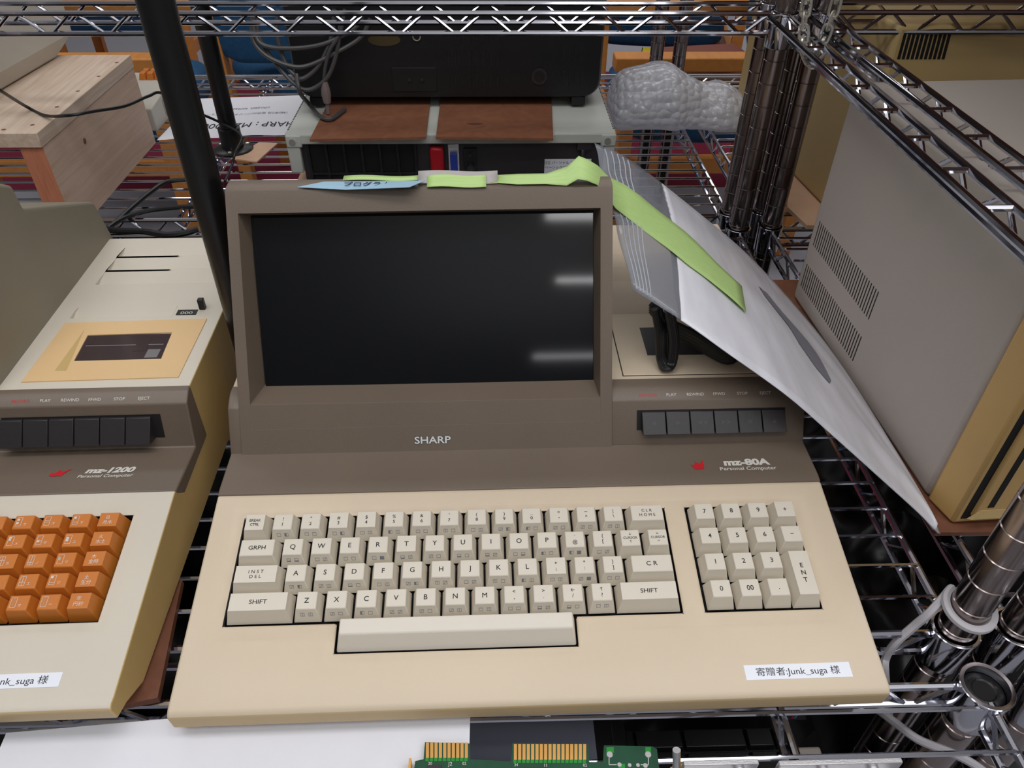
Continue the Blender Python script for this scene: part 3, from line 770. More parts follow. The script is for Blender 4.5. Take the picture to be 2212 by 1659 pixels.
shelf_unit('wire_shelving_unit', 'chrome wire shelving in the rear right corner behind the dark posts', 366, 1240, YB+47, 1511,
           [(366, YB+47), (366, 1511), (1240, YB+47), (1240, 1511)], frames=[(258, ('front',))], supports=(650, 950), board=640)
shelf_unit('wire_shelving_unit', 'low chrome wire shelving with black-capped post, under the green circuit board', XL, 322, -330, 251,
           [(322, 247), (XL, 247), (322, -330), (XL, -330)], cap=True, supports=(gz(1690, 1560, -10).x,))
shelf_unit('wire_shelving_unit', 'low chrome wire shelving at the lower right edge, second capped post', 366, 1240, -330, 251,
           [(366, 247), (1240, 247), (366, -330), (1240, -330)], cap=True)

# black bin film lying on the bottom shelf under the decks
def film_sheet(name, label, x0, x1, y0, y1, z, amp, seed):
    rnd = Vector((seed*3.1, seed*1.7, 0)); P = []
    nx, ny = 44, 34
    for i in range(nx):
        r = []
        for j in range(ny):
            x = x0+(x1-x0)*i/(nx-1); y = y0+(y1-y0)*j/(ny-1)
            n = noise.turbulence(Vector((x*.006, y*.009, 0))+rnd, 4, False)
            e = min(1, min(i, nx-1-i)/4, min(j, ny-1-j)/4)
            r.append(Vector((x, y, z+amp*n*e)))
        P.append(r)
    m = MB(); m.grid(P)
    # closed lower side resting on the floor
    n = len(m.v)
    m.v += [Vector((p.x, p.y, ZF+1)) for p in m.v[:n]]
    nf = len(m.f)
    for f in m.f[:nf]: m.f.append(tuple(i+n for i in f[::-1])); m.m.append(0)
    idx = lambda i, j: i*ny+j
    for i in range(nx-1):
        for j in (0, ny-1): m.f.append((idx(i, j), idx(i+1, j), idx(i+1, j)+n, idx(i, j)+n)); m.m.append(0)
    for j in range(ny-1):
        for i in (0, nx-1): m.f.append((idx(i, j), idx(i, j+1), idx(i, j+1)+n, idx(i, j)+n)); m.m.append(0)
    o = m.obj(name, 'foil', angle=180)
    return tag(o, label, 'covered stack')
film_sheet('film_covered_stack', 'stack on the floor under crumpled black film, below the two desktop computers', XL+40, 300, 300, 850, -235, 150, 1)
film_sheet('film_covered_stack', 'stack on the floor under crumpled black film, below the tall grey machine', 400, 1200, 300, 850, -235, 150, 5)

# ------------------------------------------------------------------ tall grey machine on the right
def build_tower():
    ox, oy = 353.2, 407.0
    root = thing('floppy_drive_cabinet', 'tall warm grey machine with slotted flank and tan front, on the right', 'computer', (ox, oy, 5), math.radians(2.9))
    c, s_ = math.cos(root.rotation_euler.z), math.sin(root.rotation_euler.z)
    def loc(p): d = p-Vector((ox, oy, 5)); return Vector((d.x*c+d.y*s_, -d.x*s_+d.y*c, d.z))
    def onside(px, py):
        # meet of the view ray with the cabinet's left face (local x = 0)
        d = ray(px, py); n = Vector((c, s_, 0)); t = (Vector((ox, oy, 0)).dot(n))/(d.dot(n))
        q = d*t; return loc(Vector((q.x, q.y, q.z+CAM_Z)))
    def onfront(px, py, yl):
        n = Vector((-s_, c, 0)); b0 = Vector((ox, oy, 0))+n*yl
        d = ray(px, py); t = b0.dot(n)/d.dot(n); q = d*t; return loc(Vector((q.x, q.y, q.z+CAM_Z)))
    Wd, Dp, Ht = 400, 302, 236
    m = MB(); m.box(0, Wd, 0, Dp, 0, Ht); m.obj('case', 'grey_case', root, bevel=5, seg=3)
    # ventilation slits
    for a0, a1, b0_, b1_ in (((1772, 478), (1757, 530), (1898, 630), (1876, 690)), ((1744, 570), (1730, 618), (1861, 727), (1842, 780))):
        A, B, Cc, Dd = [onside(*p) for p in (a0, a1, b0_, b1_)]
        m = MB()
        for i in range(30):
            t = i/29
            y = A.y+(Cc.y-A.y)*t; zt, zb = A.z+(Cc.z-A.z)*t, B.z+(Dd.z-B.z)*t
            m.box(-.12, .5, y-.75, y+.75, zb, zt)
        m.obj('vent', 'dark', root, smooth=False)
    # tan front bezel, tapering forward
    m = MB(); m.hexa([(0, 0, 0), (0, 0, Ht), (Wd, 0, Ht), (Wd, 0, 0)], [(5.5, -28, 1), (5.5, -28, Ht-3), (Wd-5, -28, Ht-3), (Wd-5, -28, 1)])
    m.obj('front_bezel', 'tan_front', root, bevel=2.5, seg=2)
    K = lambda x, y: onfront(1880+x/4.997, 1060+y/4.997, -28)
    A = K(970, 300); B = K(1050, 240)
    m = MB(); m.box(A.x, Wd-40, -28.3, -20, A.z, Ht-25)
    m.obj('drive_recess', 'dark', root)
    m = MB(); m.box(A.x+6, Wd-46, -31, -22, A.z+4, Ht-30); m.obj('drive_panel', 'tan_front', root, bevel=1.5)
    pan = root.children[-1]
    S = K(1240, 150)
    m = MB(); m.box(S.x, S.x+5, -31.4, -28, S.z, Ht-40); m.obj('disk_slot', 'dark', pan, smooth=False)
    m = MB(); m.hexa([(S.x-12, -31, S.z-12), (S.x+30, -31, S.z-12), (S.x+22, -31, S.z-3), (S.x-4, -31, S.z-3)], [(S.x-10, -34, S.z-10), (S.x+28, -34, S.z-10), (S.x+22, -31.5, S.z-3), (S.x-4, -31.5, S.z-3)]); m.obj('latch', 'cream', pan)
    return root
build_tower()
p = [gz(1650, 560, 3), gz(1940, 1143, 3)]
m = MB(); m.prism([(345, 372), (760, 366), (748, 735), (322, 745)], .2, 4.4)
tag(m.obj('hardboard_sheet', 'board_dark', smooth=False), 'dark brown hardboard sheet under the tall grey machine', 'board')

# ------------------------------------------------------------------ zip bag of papers leaning across, and the tape that holds it
EA = [gy(1285, 308, 590), gy(1362, 345, 600), gy(1500, 452, 640), gy(1610, 545, 690), gz(1712, 652, 16), gz(1800, 762, 15), gz(1900, 915, 15), gz(2000, 1086, 12), gz(2029, 1150, 8)]
EB = [gz(1366, 625, 168), gz(1410, 652, 163), gz(1490, 703, 154), gz(1570, 760, 143), gz(1700, 853, 118), gz(1800, 940, 88), gz(1900, 1030, 52), gz(1990, 1112, 20), gz(2026, 1152, 7)]
EA, EB = smooth_path(EA, 10), smooth_path(EB, 10)
def arc(path):
    s = [0.]
    for i in range(1, len(path)): s.append(s[-1]+(path[i]-path[i-1]).length)
    return s
SA, SB = arc(EA), arc(EB)
def along(path, s, t):
    d = t*s[-1]
    for i in range(1, len(path)):
        if s[i] >= d: k = (d-s[i-1])/max(1e-9, s[i]-s[i-1]); return path[i-1].lerp(path[i], k)
    return path[-1]
def bag_pt(u, v, lift=0.):
    a, c = along(EA, SA, u), along(EB, SB, u); p = a.lerp(c, v)
    nrm = (along(EA, SA, min(1, u+.02))-along(EA, SA, max(0, u-.02))).cross(c-a)
    if nrm.length < 1e-6: nrm = Vector((0, -.3, 1))
    nrm.normalize()
    if nrm.z < 0: nrm = -nrm
    bulge = 7*math.sin(PI*v)*min(1, u*5)*(1-u*.6)
    wr = 2.2*noise.noise(Vector((u*4, v*7, 1.3)))*math.sin(PI*v)
    zipw = .9*noise.noise(Vector((v*9, 3.3, u*2)))*max(0, 1-u*8)*3
    return p+nrm*(bulge+wr+zipw+lift)
def bag_sheet(u0a, u0b, u1, nu, nv, thick, mi=0):
    top, bot = [], []
    for i in range(nu):
        ra, rb = [], []
        for j in range(nv):
            v = j/(nv-1); s0 = u0a+(u0b-u0a)*v; u = s0+(u1-s0)*i/(nu-1)
            e = min(1, 4*min(v, 1-v)+.15)
            ra.append(bag_pt(u, v, 0)); rb.append(bag_pt(u, v, -thick*e))
        top.append(ra); bot.append(rb)
    m = MB(); m.grid(top); n = len(m.v); m.grid([r[::-1] for r in bot])
    for j in range(nv-1):
        m.f.append((j, j+1, n+nv-2-j, n+nv-1-j)); m.m.append(0)
        q = (nu-1)*nv; m.f.append((q+j, q+j+1, n+q+nv-2-j, n+q+nv-1-j)); m.m.append(0)
    for i in range(nu-1):
        for j, k in ((0, nv-1), (nv-1, 0)):
            m.f.append((i*nv+j, (i+1)*nv+j, n+(i+1)*nv+k, n+i*nv+k)); m.m.append(0)
    return m
bag = thing('zip_bag', 'clear zip bag full of white papers, leaning from the screen housing down to the right', 'bag', (300, 520, 0))
bag_sheet(.13, .135, 1.0, 60, 22, 5.).obj('paper_contents', 'film_milky', bag, world=True, angle=180)
m = MB(); m.grid([[bag_pt(.134*i/9, j/21) for j in range(22)] for i in range(10)]); o = m.obj('clear_flap', 'film', bag, world=True, angle=180)
o.modifiers.new('film', 'SOLIDIFY').thickness = .0004
m = MB()
for k in range(5):
    m.tube([bag_pt(.014+.0095*k, .02+.96*j/24, .2) for j in range(25)], .5, 5)
m.obj('zip_strip', pm('milky_zip_rib', (196, 200, 208), .3, alpha=.8), bag, world=True)
# grey leaf-shaped patch laid just above the sheet
m = MB()
sh = [(.40, .34), (.43, .33), (.47, .37), (.54, .42), (.61, .56), (.60, .62), (.55, .62), (.50, .575), (.45, .47)]
def inside(x, y):
    c = False
    for i in range(len(sh)):
        (xa, ya), (xb, yb) = sh[i], sh[i-1]
        if (ya > y) != (yb > y) and x < (xb-xa)*(y-ya)/(yb-ya)+xa: c = not c
    return c
NU, NV = 60, 60
for i in range(NU):
    for j in range(NV):
        u0, v0 = .39+.23*i/NU, .32+.32*j/NV; du, dv = .23/NU, .32/NV
        if inside(u0+du/2, v0+dv/2): m.quad(bag_pt(u0, v0, .5), bag_pt(u0+du, v0, .5), bag_pt(u0+du, v0+dv, .5), bag_pt(u0, v0+dv, .5))
m.obj('grey_patch', pm('grey_patch_surface', (122, 122, 134), .35), bag, world=True, merge=True, angle=180)

zc = 228.4     # top of the screen housing
def ribbon(name, centre, width_dir, half, mats, label, cat, n=6, thick=.4):
    m = MB(); P = []
    for c, d, h in zip(centre, width_dir, half):
        P.append([c+d*(h*(2*j/n-1)) for j in range(n+1)])
    m.grid(P)
    o = m.obj(name, mats, angle=180); o.modifiers.new('t', 'SOLIDIFY').thickness = thick*.001
    return tag(o, label, cat)
cen, wd, hf = [], [], []
for px, hh, zz in ((1062, 6, 229.5), (1120, 9, 229.2), (1180, 9, 229.4), (1225, 10, 231.5), (1248, 12, 238), (1268, 11, 236), (1290, 10, 232)):
    q = gy(px, 392, 524); cen.append(Vector((q.x, 526, zz))); wd.append(Vector((.1, 1, 0 if zz < 231 else .35)).normalized()); hf.append(hh)
for i in range(13):
    u = .004+.31*i/12; v = .37+.25*(i/12)**.9
    p0 = bag_pt(u, v, 1.6); dv = (bag_pt(u, v+.06, 1.6)-bag_pt(u, v-.06, 1.6)).normalized()
    cen.append(p0); wd.append(-dv); hf.append(15+8*min(1, i/6))
ribbon('masking_tape_strip', cen, wd, hf, 'tape', 'long green masking tape strip running from the screen housing onto the zip bag', 'tape')
# blue note, short tape curl and grey card on the housing
m = MB()
pts = [gy(640, 397, 515), gy(745, 399, 510), gy(884, 405, 505), gy(918, 392, 518), gy(875, 388, 524), gy(700, 388, 524)]
lift = [.4, .5, 4.5, 3.5, .6, .4]
A = [Vector((p.x, p.y, 228.9+l)) for p, l in zip(pts, lift)]
c0 = sum(A, Vector())/6
m.add([p+Vector((0, 0, 0)) for p in A]+[c0], [(i, (i+1) % 6, 6) for i in range(6)])
m.text('\u30d7\u30ed\u30b0\u30e9\u30e0', 7, lambda x, y: Vector((c0.x+x, c0.y+y-3, c0.z+.7)), mi=1)
o = m.obj('note_slip', ['paper_blue', 'ink_blue'], smooth=False); o.modifiers.new('t', 'SOLIDIFY').thickness = .0003
tag(o, 'pale blue paper note lying on top of the black screen housing', 'note')
def flat_strip(name, x0, x1, y0, y1, zs, m_, label, cat):
    m = MB(); n = len(zs)
    m.grid([[Vector((x0+(x1-x0)*i/8, y0+(y1-y0)*j/(n-1), zs[j]+.6*math.sin(i*.8))) for j in range(n)] for i in range(9)])
    o = m.obj(name, m_, angle=180); o.modifiers.new('t', 'SOLIDIFY').thickness = .0004
    return tag(o, label, cat)
xa, xb = gy(922, 385, 520).x, gy(1050, 387, 520).x
flat_strip('masking_tape_piece', xa, xb, 514, 527, [229.3, 229.6, 230.4, 231.6, 232.6, 233], 'tape', 'short green tape curl between the blue note and the long strip', 'tape')
xa, xb = gy(902, 385, 520).x, gy(1075, 387, 520).x
flat_strip('card_slip', xa, xb, 519, 529, [229.2, 229.9, 232, 234.6], 'card_grey', 'grey card slip under the short green tape curl', 'card')
xa, xb = gy(740, 388, 524).x, gy(905, 388, 524).x
flat_strip('masking_tape_piece', xa, xb, 524, 531, [230.2, 230.6], 'tape', 'flat green tape edge peeking out behind the blue note', 'tape')

# coiled black mains lead on the tape deck, held behind the bag
def coil(name, label, loops, cat='cable', mat='cable'):
    root_m = MB()
    for pts, r, closed in loops: root_m.tube(smooth_path(pts, 8) if not closed else pts, r, 8, closed=closed)
    return tag(root_m.obj(name, mat), label, cat)
loops = []
for k in range(4):
    dx = k*3.4; zz = 100.6+k*.4
    loops.append(([gz(1414+dx, 668, 150-k*3), gz(1422+dx, 720, 128), gz(1424+dx, 770, 108), gz(1434+dx, 796, 102.2), gz(1446+dx, 780, 106), gz(1450+dx, 730, 126), gz(1440+dx, 672, 148)], 2.7, False))
for k in range(4):
    loops.append(([gz(1408, 655+k*5, 150-k*4), gz(1440, 690+k*6, 138-k*4), gz(1500, 722+k*7, 124-k*5), gz(1580, 764+k*5, 108-k*1.2), gz(1600, 700, 112), gz(1500, 640, 120)], 3.2, False))
coil('mains_lead', 'coiled black mains lead lying on the cassette deck under the zip bag', loops)

# ------------------------------------------------------------------ second row of shelving: pale computer, black set, boards
def build_pale_computer():
    root = thing('desktop_computer', 'pale grey computer seen from behind, under the black television set', 'computer', (-52, 1000, 0))
    Wm = dict(parent=root, world=True)
    m = MB(); m.prism_x([(998, 66), (998, 79), (1001, 81), (1300, 81), (1300, 8), (1290, 8), (1290, 66)], -274, 171); m.obj('top_cover', 'bm_top', bevel=1.5, **Wm)
    for x0, x1 in ((-274, -257), (157, 171)):
        m = MB(); m.prism_x([(998, 26), (998, 66), (1300, 66), (1300, 26)], x0, x1); m.obj('side_panel', 'bm_top', bevel=1.5, **Wm)
    m = MB(); m.box(-257, 157, 1006, 1280, 4, 66); m.obj('rear_panel', 'charcoal', **Wm)
    for x in (-265, 160):
        m = MB(); m.box(x-9, x+12, 996.5, 1004, 62, 79); m.obj('corner_plate', 'bm_top', bevel=2, **Wm)
        cp = root.children[-1]
        m = MB(); m.tube([(x, 996.8, 71), (x, 994.5, 71)], 4.2, 16); m.obj('screw', 'steel', cp).location = -root.location
    # ribbed grille: frame bars over a black field
    m = MB(); m.box(-247, -100, 1003.5, 1006.2, 8, 64, 1)
    for k in range(7): x = -247+k*24.2; m.box(x-1.7, x+1.7, 1000, 1006, 4, 66)
    m.box(-247, -100, 1000.5, 1006, 22, 25.5)
    m.obj('grille', ['black', 'dark'], **Wm)
    m = MB(); m.box(-82, -63, 996, 1006, 10, 61); m.obj('expansion_port', 'red', bevel=3, **Wm)
    m = MB(); m.box(-57.5, -42, 1002.5, 1006, 6, 64); m.obj('printer_port', 'silver', bevel=1, **Wm)
    pt = root.children[-1]
    m = MB(); m.box(-54.5, -45, 996, 1003, 10, 53); m.obj('port_shell', 'blue', pt, bevel=1).location = -root.location
    m = MB(); m.box(-36, -18, 1001.5, 1006, 14, 58); m.obj('jack_plate', 'black', **Wm)
    jp = root.children[-1]
    m = MB(); m.tube([(-27, 1002, 33), (-27, 993, 33)], 4.6, 16); m.tube([(-27, 1002, 50), (-27, 998, 50)], 2.2, 12); m.obj('jack', 'charcoal', jp).location = -root.location
    m = MB(); m.box(76, 141, 1005, 1006.4, 12, 41, 0)
    for r, t in enumerate(('\u65e5\u7acb \u30d1\u30fc\u30bd\u30ca\u30eb \u30b3\u30f3\u30d4\u30e5\u30fc\u30bf', '\u30d9\u30fc\u30b7\u30c3\u30af\u30de\u30b9\u30bf\u30fc \u30ec\u30d9\u30eb3', '\u5f62 \u540d   MB-6891', '\u5b9a\u683c\u96fb\u5727  100V')):
        m.text(t, 4.9, lambda x, y, r=r: Vector((108+x, 1004.8, 34.3-r*6.8+y)), mi=1)
    m.obj('rating_label', ['label_white', 'ink'], smooth=False, **Wm)
    m = MB(); m.tube(smooth_path([(128, 1008, 62), (128, 1000, 50), (129, 997, 30), (127, 997, 6)], 6), 3, 8); m.box(120, 138, 1000, 1006, 56, 66); m.obj('power_cord', 'charcoal', **Wm)
    # perforated edge strips along the top
    m = MB()
    for sx in (-272, 169):
        for k in range(46): m.box(sx-.8, sx+.8, 1012+k*6, 1015+k*6, 80.6, 81.25)
    m.obj('edge_slots', 'dark', smooth=False, **Wm)
build_pale_computer()
for lab, q in (('left brown hardboard pad under the black television set, cable resting on it', [(-235, 970), (-84, 976.5), (-86, 1130), (-232, 1130)]), ('right brown hardboard pad with a dark stain, under the black television set', [(-70.7, 976.4), (83.7, 970), (92, 1130), (-71, 1130)])):
    m = MB(); m.prism(q, 81.3, 84.6)
    if 'stain' in lab:
        m.add([(-20+11*math.cos(a)*(1+.2*math.sin(3*a)), 1022+3.4*math.sin(a), 84.75) for a in [i*PI/8 for i in range(16)]], [tuple(range(16))], 1)
    tag(m.obj('hardboard_pad', ['board', pm('dark_stain'+lab[:4], (98, 58, 42), .7)], smooth=False), lab, 'board')

def build_set():
    root = thing('television_set', 'black television set seen from behind, standing on brown pads', 'television', (-57, 1090, 84.7))
    Wm = dict(parent=root, world=True)
    prof = []
    x0, x1, z0, z1, r = -272, 158, 96, 400, 24
    for cx, cz, a0 in ((x1-r, z0+r, -90), (x1-r, z1-r, 0), (x0+r, z1-r, 90), (x0+r, z0+r, 180)):
        for k in range(7): a = math.radians(a0+15*k); prof.append((cx+r*math.cos(a), cz+r*math.sin(a)))
    m = MB(); n = len(prof)
    ys = [(1090, .985), (1096, 1.0), (1420, 1.0)]
    cx, cz = (x0+x1)/2, (z0+z1)/2
    vs = [(cx+(x-cx)*k, y, cz+(z-cz)*k) for y, k in ys for x, z in prof]
    fs = [(i*n+j, i*n+(j+1) % n, (i+1)*n+(j+1) % n, (i+1)*n+j) for i in range(2) for j in range(n)]+[tuple(range(n)), tuple(range(2*n, 3*n))[::-1]]
    m.add(vs, fs); m.obj('casing', 'black', **Wm)
    for fx in (-255, 118):
        m = MB(); m.box(fx, fx+20, 1092, 1120, 84.7, 97); m.obj('foot', 'black', bevel=1, **Wm)
    Y = 1089.6
    def PX(px, py): return gy(px, py, Y)
    a, c = PX(845, 146), PX(945, 198)
    m = MB(); m.box(a.x, c.x, Y-.6, Y+3, c.z, a.z); m.obj('terminal_recess', 'dark', bevel=.8, **Wm)
    tr = root.children[-1]
    m = MB()
    for px in (885, 912): q = PX(px, 172); m.tube([(q.x, Y, q.z), (q.x, Y-2.5, q.z)], 2.2, 12)
    m.obj('terminal', 'charcoal', tr).location = -root.location
    for gx0, gx1, gy0, gy1, n_ in ((968, 1075, 60, 90, 8), (968, 1075, 112, 145, 8), (968, 1075, 163, 190, 8), (1218, 1255, 100, 135, 4), (1218, 1255, 150, 183, 4)):
        a, c = PX(gx0, gy0), PX(gx1, gy1); m = MB()
        for k in range(n_): x = a.x+(c.x-a.x)*k/(n_-1); m.box(x-1.4, x+1.4, Y-.35, Y+2, c.z, a.z)
        m.obj('vent', 'dark', smooth=False, **Wm)
    q = PX(1165, 165); m = MB(); m.tube([(q.x, Y+1, q.z), (q.x, Y-1.5, q.z)], 11, 20); m.tube([(q.x, Y-1.4, q.z), (q.x, Y-1.9, q.z)], 7.5, 20, mi=1); m.obj('speaker_port', ['charcoal', 'dark'], **Wm)
    q = PX(830, 86); m = MB(); m.add([(q.x+22*math.cos(i*PI/12), Y-.4, q.z+8*math.sin(i*PI/12)) for i in range(24)], [tuple(range(24))]); m.obj('approval_plate', pm('dull_plate', (74, 62, 36), .4), smooth=False, **Wm)
    q = PX(900, 79); m = MB(); m.tube([(q.x+5*math.cos(i*PI/8), Y-1, q.z+5*math.sin(i*PI/8)) for i in range(16)], 1, 6, closed=True); m.obj('antenna_jack', 'steel', **Wm)
build_set()

YC = 1062.
def hang(pts, r=2.9, y=YC): return ([gy(px, py, y+dy) for px, py, dy in pts], r, False)
loops = [hang([(552, 20, 10), (548, 60, 6), (566, 96, 0), (620, 105, -4), (700, 95, 0), (770, 58, 10), (785, 20, 14)]),
         hang([(545, 30, 8), (546, 84, 4), (575, 120, -2), (625, 142, -6), (665, 142, -4), (722, 116, 0), (778, 82, 6), (800, 40, 10)]),
         hang([(600, 20, 8), (598, 70, 4), (614, 130, 0), (634, 160, -6), (655, 170, -6), (690, 140, -2), (716, 80, 4), (722, 20, 8)]),
         hang([(556, 20, 12), (560, 80, 6), (600, 142, 2), (640, 185, -8), (672, 193, -8), (708, 166, -6), (728, 110, 0), (736, 40, 6)]),
         ([gy(640, 160, 1050), gy(648, 200, 1040), gz(668, 225, 90), gz(690, 250, 89), gz(715, 257, 88.4), gz(745, 236, 88.4)], 3.0, False),
         hang([(745, 20, 6), (735, 70, 0), (712, 110, -4), (702, 150, -6), (700, 178, -6)], 2.4)]
cb = thing('cable_bundle', 'bundle of grey looped cables hanging beside the black television set', 'cable', (-300, 1062, 90))
m = MB()
for pts, r, cl in loops: m.tube(smooth_path(pts, 8), r, 8)
m.obj('cables', 'cable_grey', cb, world=True)
a, c = gy(701, 176, 1056), gy(707, 222, 1056)
m = MB(); m.tube([a, a.lerp(c, .35), a.lerp(c, .6), c], [4, 6, 6.5, 5], 10); m.tube([c, gy(709, 245, 1056)], 2.8, 8); m.obj('plug', pm('pinkish_grey_plug', (126, 112, 110), .5), cb, world=True)

# ------------------------------------------------------------------ black poles
def pole(x, y, label, flange=True, zt=1000, r=12.6):
    t = thing('black_pole', label, 'pole', (x, y, 0))
    m = MB(); m.lathe((x, y, 0), [(r, .3), (r, zt)], 28); m.obj('tube', 'black_satin', t, world=True)
    if flange:
        m = MB(); m.lathe((x, y, 0), [(29, .2), (30, 1), (30, 4), (28, 5.5), (17, 7), (16.4, 12), (16.4, 36), (13, 37)], 30); m.obj('flange', 'black_satin', t, world=True)
        fl = t.children[-1]
        for k in range(3):
            a = .6+k*2.09; m = MB(); m.lathe((x+23*math.cos(a), y+23*math.sin(a), 0), [(3.4, 5), (3.2, 7), (1.5, 8)], 10); m.obj('screw', 'steel', fl).location = -t.location
pole(-211.2, 531, 'thick black pole standing between the two desktop computers', flange=False, r=12.0)
pole(-395.5, 1141, 'black pole on a round flange, standing on the white paper sign')

# ------------------------------------------------------------------ left of the rear shelf
st = thing('wooden_stand', 'pale wooden stand with screw holes, behind the left computer', 'stand', (-700, 871, 0))
WS = dict(parent=st, world=True)
m = MB(); m.box(-960, -521, 868, 1168, 116, 133.5)
o = m.obj('top_board', 'pine', bevel=.8, **WS)
m = MB()
for px, py in ((252, 135), (213, 165), (168, 197), (123, 231), (70, 270), (8, 280)):
    q = gz(px, py, 133.5); m.lathe((q.x, q.y, 0), [(2.6, 133.4), (2.6, 133.7)], 12)
m.obj('screw_hole', 'board_dark', o).location = -st.location
for x0 in (-549, -950):
    m = MB(); m.box(x0, x0+27, 871, 1166, 3, 116); m.add([(x0, 870.8, 3), (x0+27, 870.8, 3), (x0+27, 870.8, 116), (x0, 870.8, 116)], [(0, 1, 2, 3)], 1)
    if x0 == -549: q = (x0+27.15, gx(183, 305, -522).y, gx(183, 305, -522).z); m.add([(q[0], q[1]+4*math.cos(i*PI/6), q[2]+4*math.sin(i*PI/6)) for i in range(12)], [tuple(range(12))], 2)
    m.obj('side_board', ['pine_side', 'pine_end', 'board_dark'], smooth=False, fix=False, **WS)
# cream monitor standing on it, only its flank in view
A, B = gz(122, 126, 134), gz(0, 198, 134)
e1 = (A-B); e1.z = 0; e1.normalize(); e2 = Vector((-e1.y, e1.x, 0)); up = Vector((0, 0, 1))
mon = thing('monitor', 'cream monitor with chamfered corner on the wooden stand, cut by the left edge', 'monitor', A)
def MP(a, b_, z): return A+e1*a+e2*b_+up*z
m = MB()
foot = [(-330, 0), (0, 0), (-30, 230), (-330, 230)]; mid = [(-330, -10), (46, -10), (20, 240), (-330, 240)]; top = [(-330, -6), (56, -6), (28, 240), (-330, 240)]
m.hexa([MP(*p, .3) for p in foot], [MP(*p, 24) for p in mid]); m.hexa([MP(*p, 24) for p in mid], [MP(*p, 97) for p in top])
m.obj('casing', 'cream_grey', mon, world=True, bevel=4, seg=3, merge=True)
m = MB(); q = MP(40, -9.3, 44); m.tube([q, q-e2*1.5], 3.2, 12); m.obj('screw', 'steel', mon, world=True)
# thin black lead drooping over the stand
pth = [gy(-20, 180, 870), gy(0, 195, 866), gz(60, 232, 138), gz(100, 250, 137), gy(150, 249, 880), gy(205, 240, 900), gy(270, 229, 940), gy(320, 208, 980), gy(352, 202, 1010), gy(420, 240, 1090), gy(470, 262, 1120), gy(520, 292, 1118), gy(508, 330, 1080), gz(500, 360, 6), gz(486, 392, 4)]
tag(coil('thin_lead', 'thin black lead drooping across the wooden stand towards the black poles', [(pth, 1.9, False)]), None)
# black leads lying on the wire deck behind the left computer
def deck_lead(label, pts, r=3.2):
    coil('deck_lead', label, [([gz(px, py, z) for px, py, z in pts], r, False)])
deck_lead('black lead rising from the deck past the thick pole, twisted pair', [(215, 505, 3.6), (250, 480, 4), (285, 448, 6), (325, 415, 10), (360, 393, 12), (400, 388, 10)])
deck_lead('black lead curving low along the wire deck behind the left computer', [(235, 490, 3.6), (270, 470, 4), (320, 455, 4), (380, 448, 4), (420, 446, 4)])
deck_lead('flat black lead lying nearest the left computer, ending in a loop', [(212, 492, 4), (250, 498, 4), (310, 500, 4), (360, 507, 4), (400, 503, 4), (426, 495, 4)], 4.2)

# paper sign, read from the far side
S = [gz(338, 302, 2), gz(640, 290, 2), gz(672, 204, 2), gz(425, 212, 2)]
m = MB(); nx, ny = 16, 8
def SP(u, v, dz=0.):
    p = S[0].lerp(S[1], u).lerp(S[3].lerp(S[2], u), v); return Vector((p.x, p.y, 1.2+2.2*math.sin(u*7)**2*(1-v)+dz))
m.grid([[SP(i/(nx-1), j/(ny-1)) for j in range(ny)] for i in range(nx)])
m.text('SHARP : MZ-2000', 30, lambda x, y: SP(.63-x/300, .25-y/190+.06, .5), mi=1)
for r, t in enumerate(('1982\u5e747\u6708 \u767a\u58f2\u306e\u30d1\u30fc\u30bd\u30ca\u30eb\u30b3\u30f3\u30d4\u30e5\u30fc\u30bf', 'CPU:Z80A  RAM:64KB')):
    m.text(t, 11, lambda x, y, r=r: SP(.52-x/300, .56+.14*r-y/190, .5), mi=2)
o = m.obj('paper_sign', ['paper', 'ink', 'ink_grey'], smooth=False, fix=False)
tag(o, 'white printed paper sign lying upside down behind the thick black pole', 'sign')
# small computer with orange keys behind the stand
t = thing('keyboard_computer', 'small pale computer with a few orange keys, behind the wooden stand', 'computer', (-640, 1215, 0))
m = MB(); m.prism_x([(1215, 2), (1215, 38), (1290, 46), (1372, 46), (1372, 2)], -780, -535); m.obj('case', 'cream_grey', t, world=True, bevel=2)
m = MB(); m.box(-535.3, -534.6, 1262, 1292, 10, 36); m.obj('side_recess', pm('greenish_grey_recess', (150, 148, 130), .6), t, world=True)
for k in range(3):
    for r in range(2):
        m = MB(); x0, y0 = -592+k*13, 1330+r*16; m.hexa([(x0, y0, 46), (x0+12, y0, 46), (x0+12, y0+15, 46), (x0, y0+15, 46)], [(x0+2, y0+3, 56), (x0+10, y0+3, 56), (x0+10, y0+13, 57), (x0+2, y0+13, 57)]); m.obj('key', 'orange', t, world=True, bevel=.5)
# beige boards on the deck near the second pole
for lab, q, mt in (('small raw hardboard piece under the flange of the rear black pole', [gz(500, 345, 0), gz(560, 310, 0), gz(600, 312, 0), gz(555, 352, 0)], 'flesh_board'),
                   ('raw hardboard strip beneath the front of the pale grey computer', [gz(640, 400, 0), gz(656, 362, 0), gz(760, 362, 0), gz(760, 400, 0)], 'flesh_board')):
    m = MB(); m.prism([(p.x, p.y) for p in q], .15, 2.2); tag(m.obj('hardboard_piece', mt, smooth=False), lab, 'board')

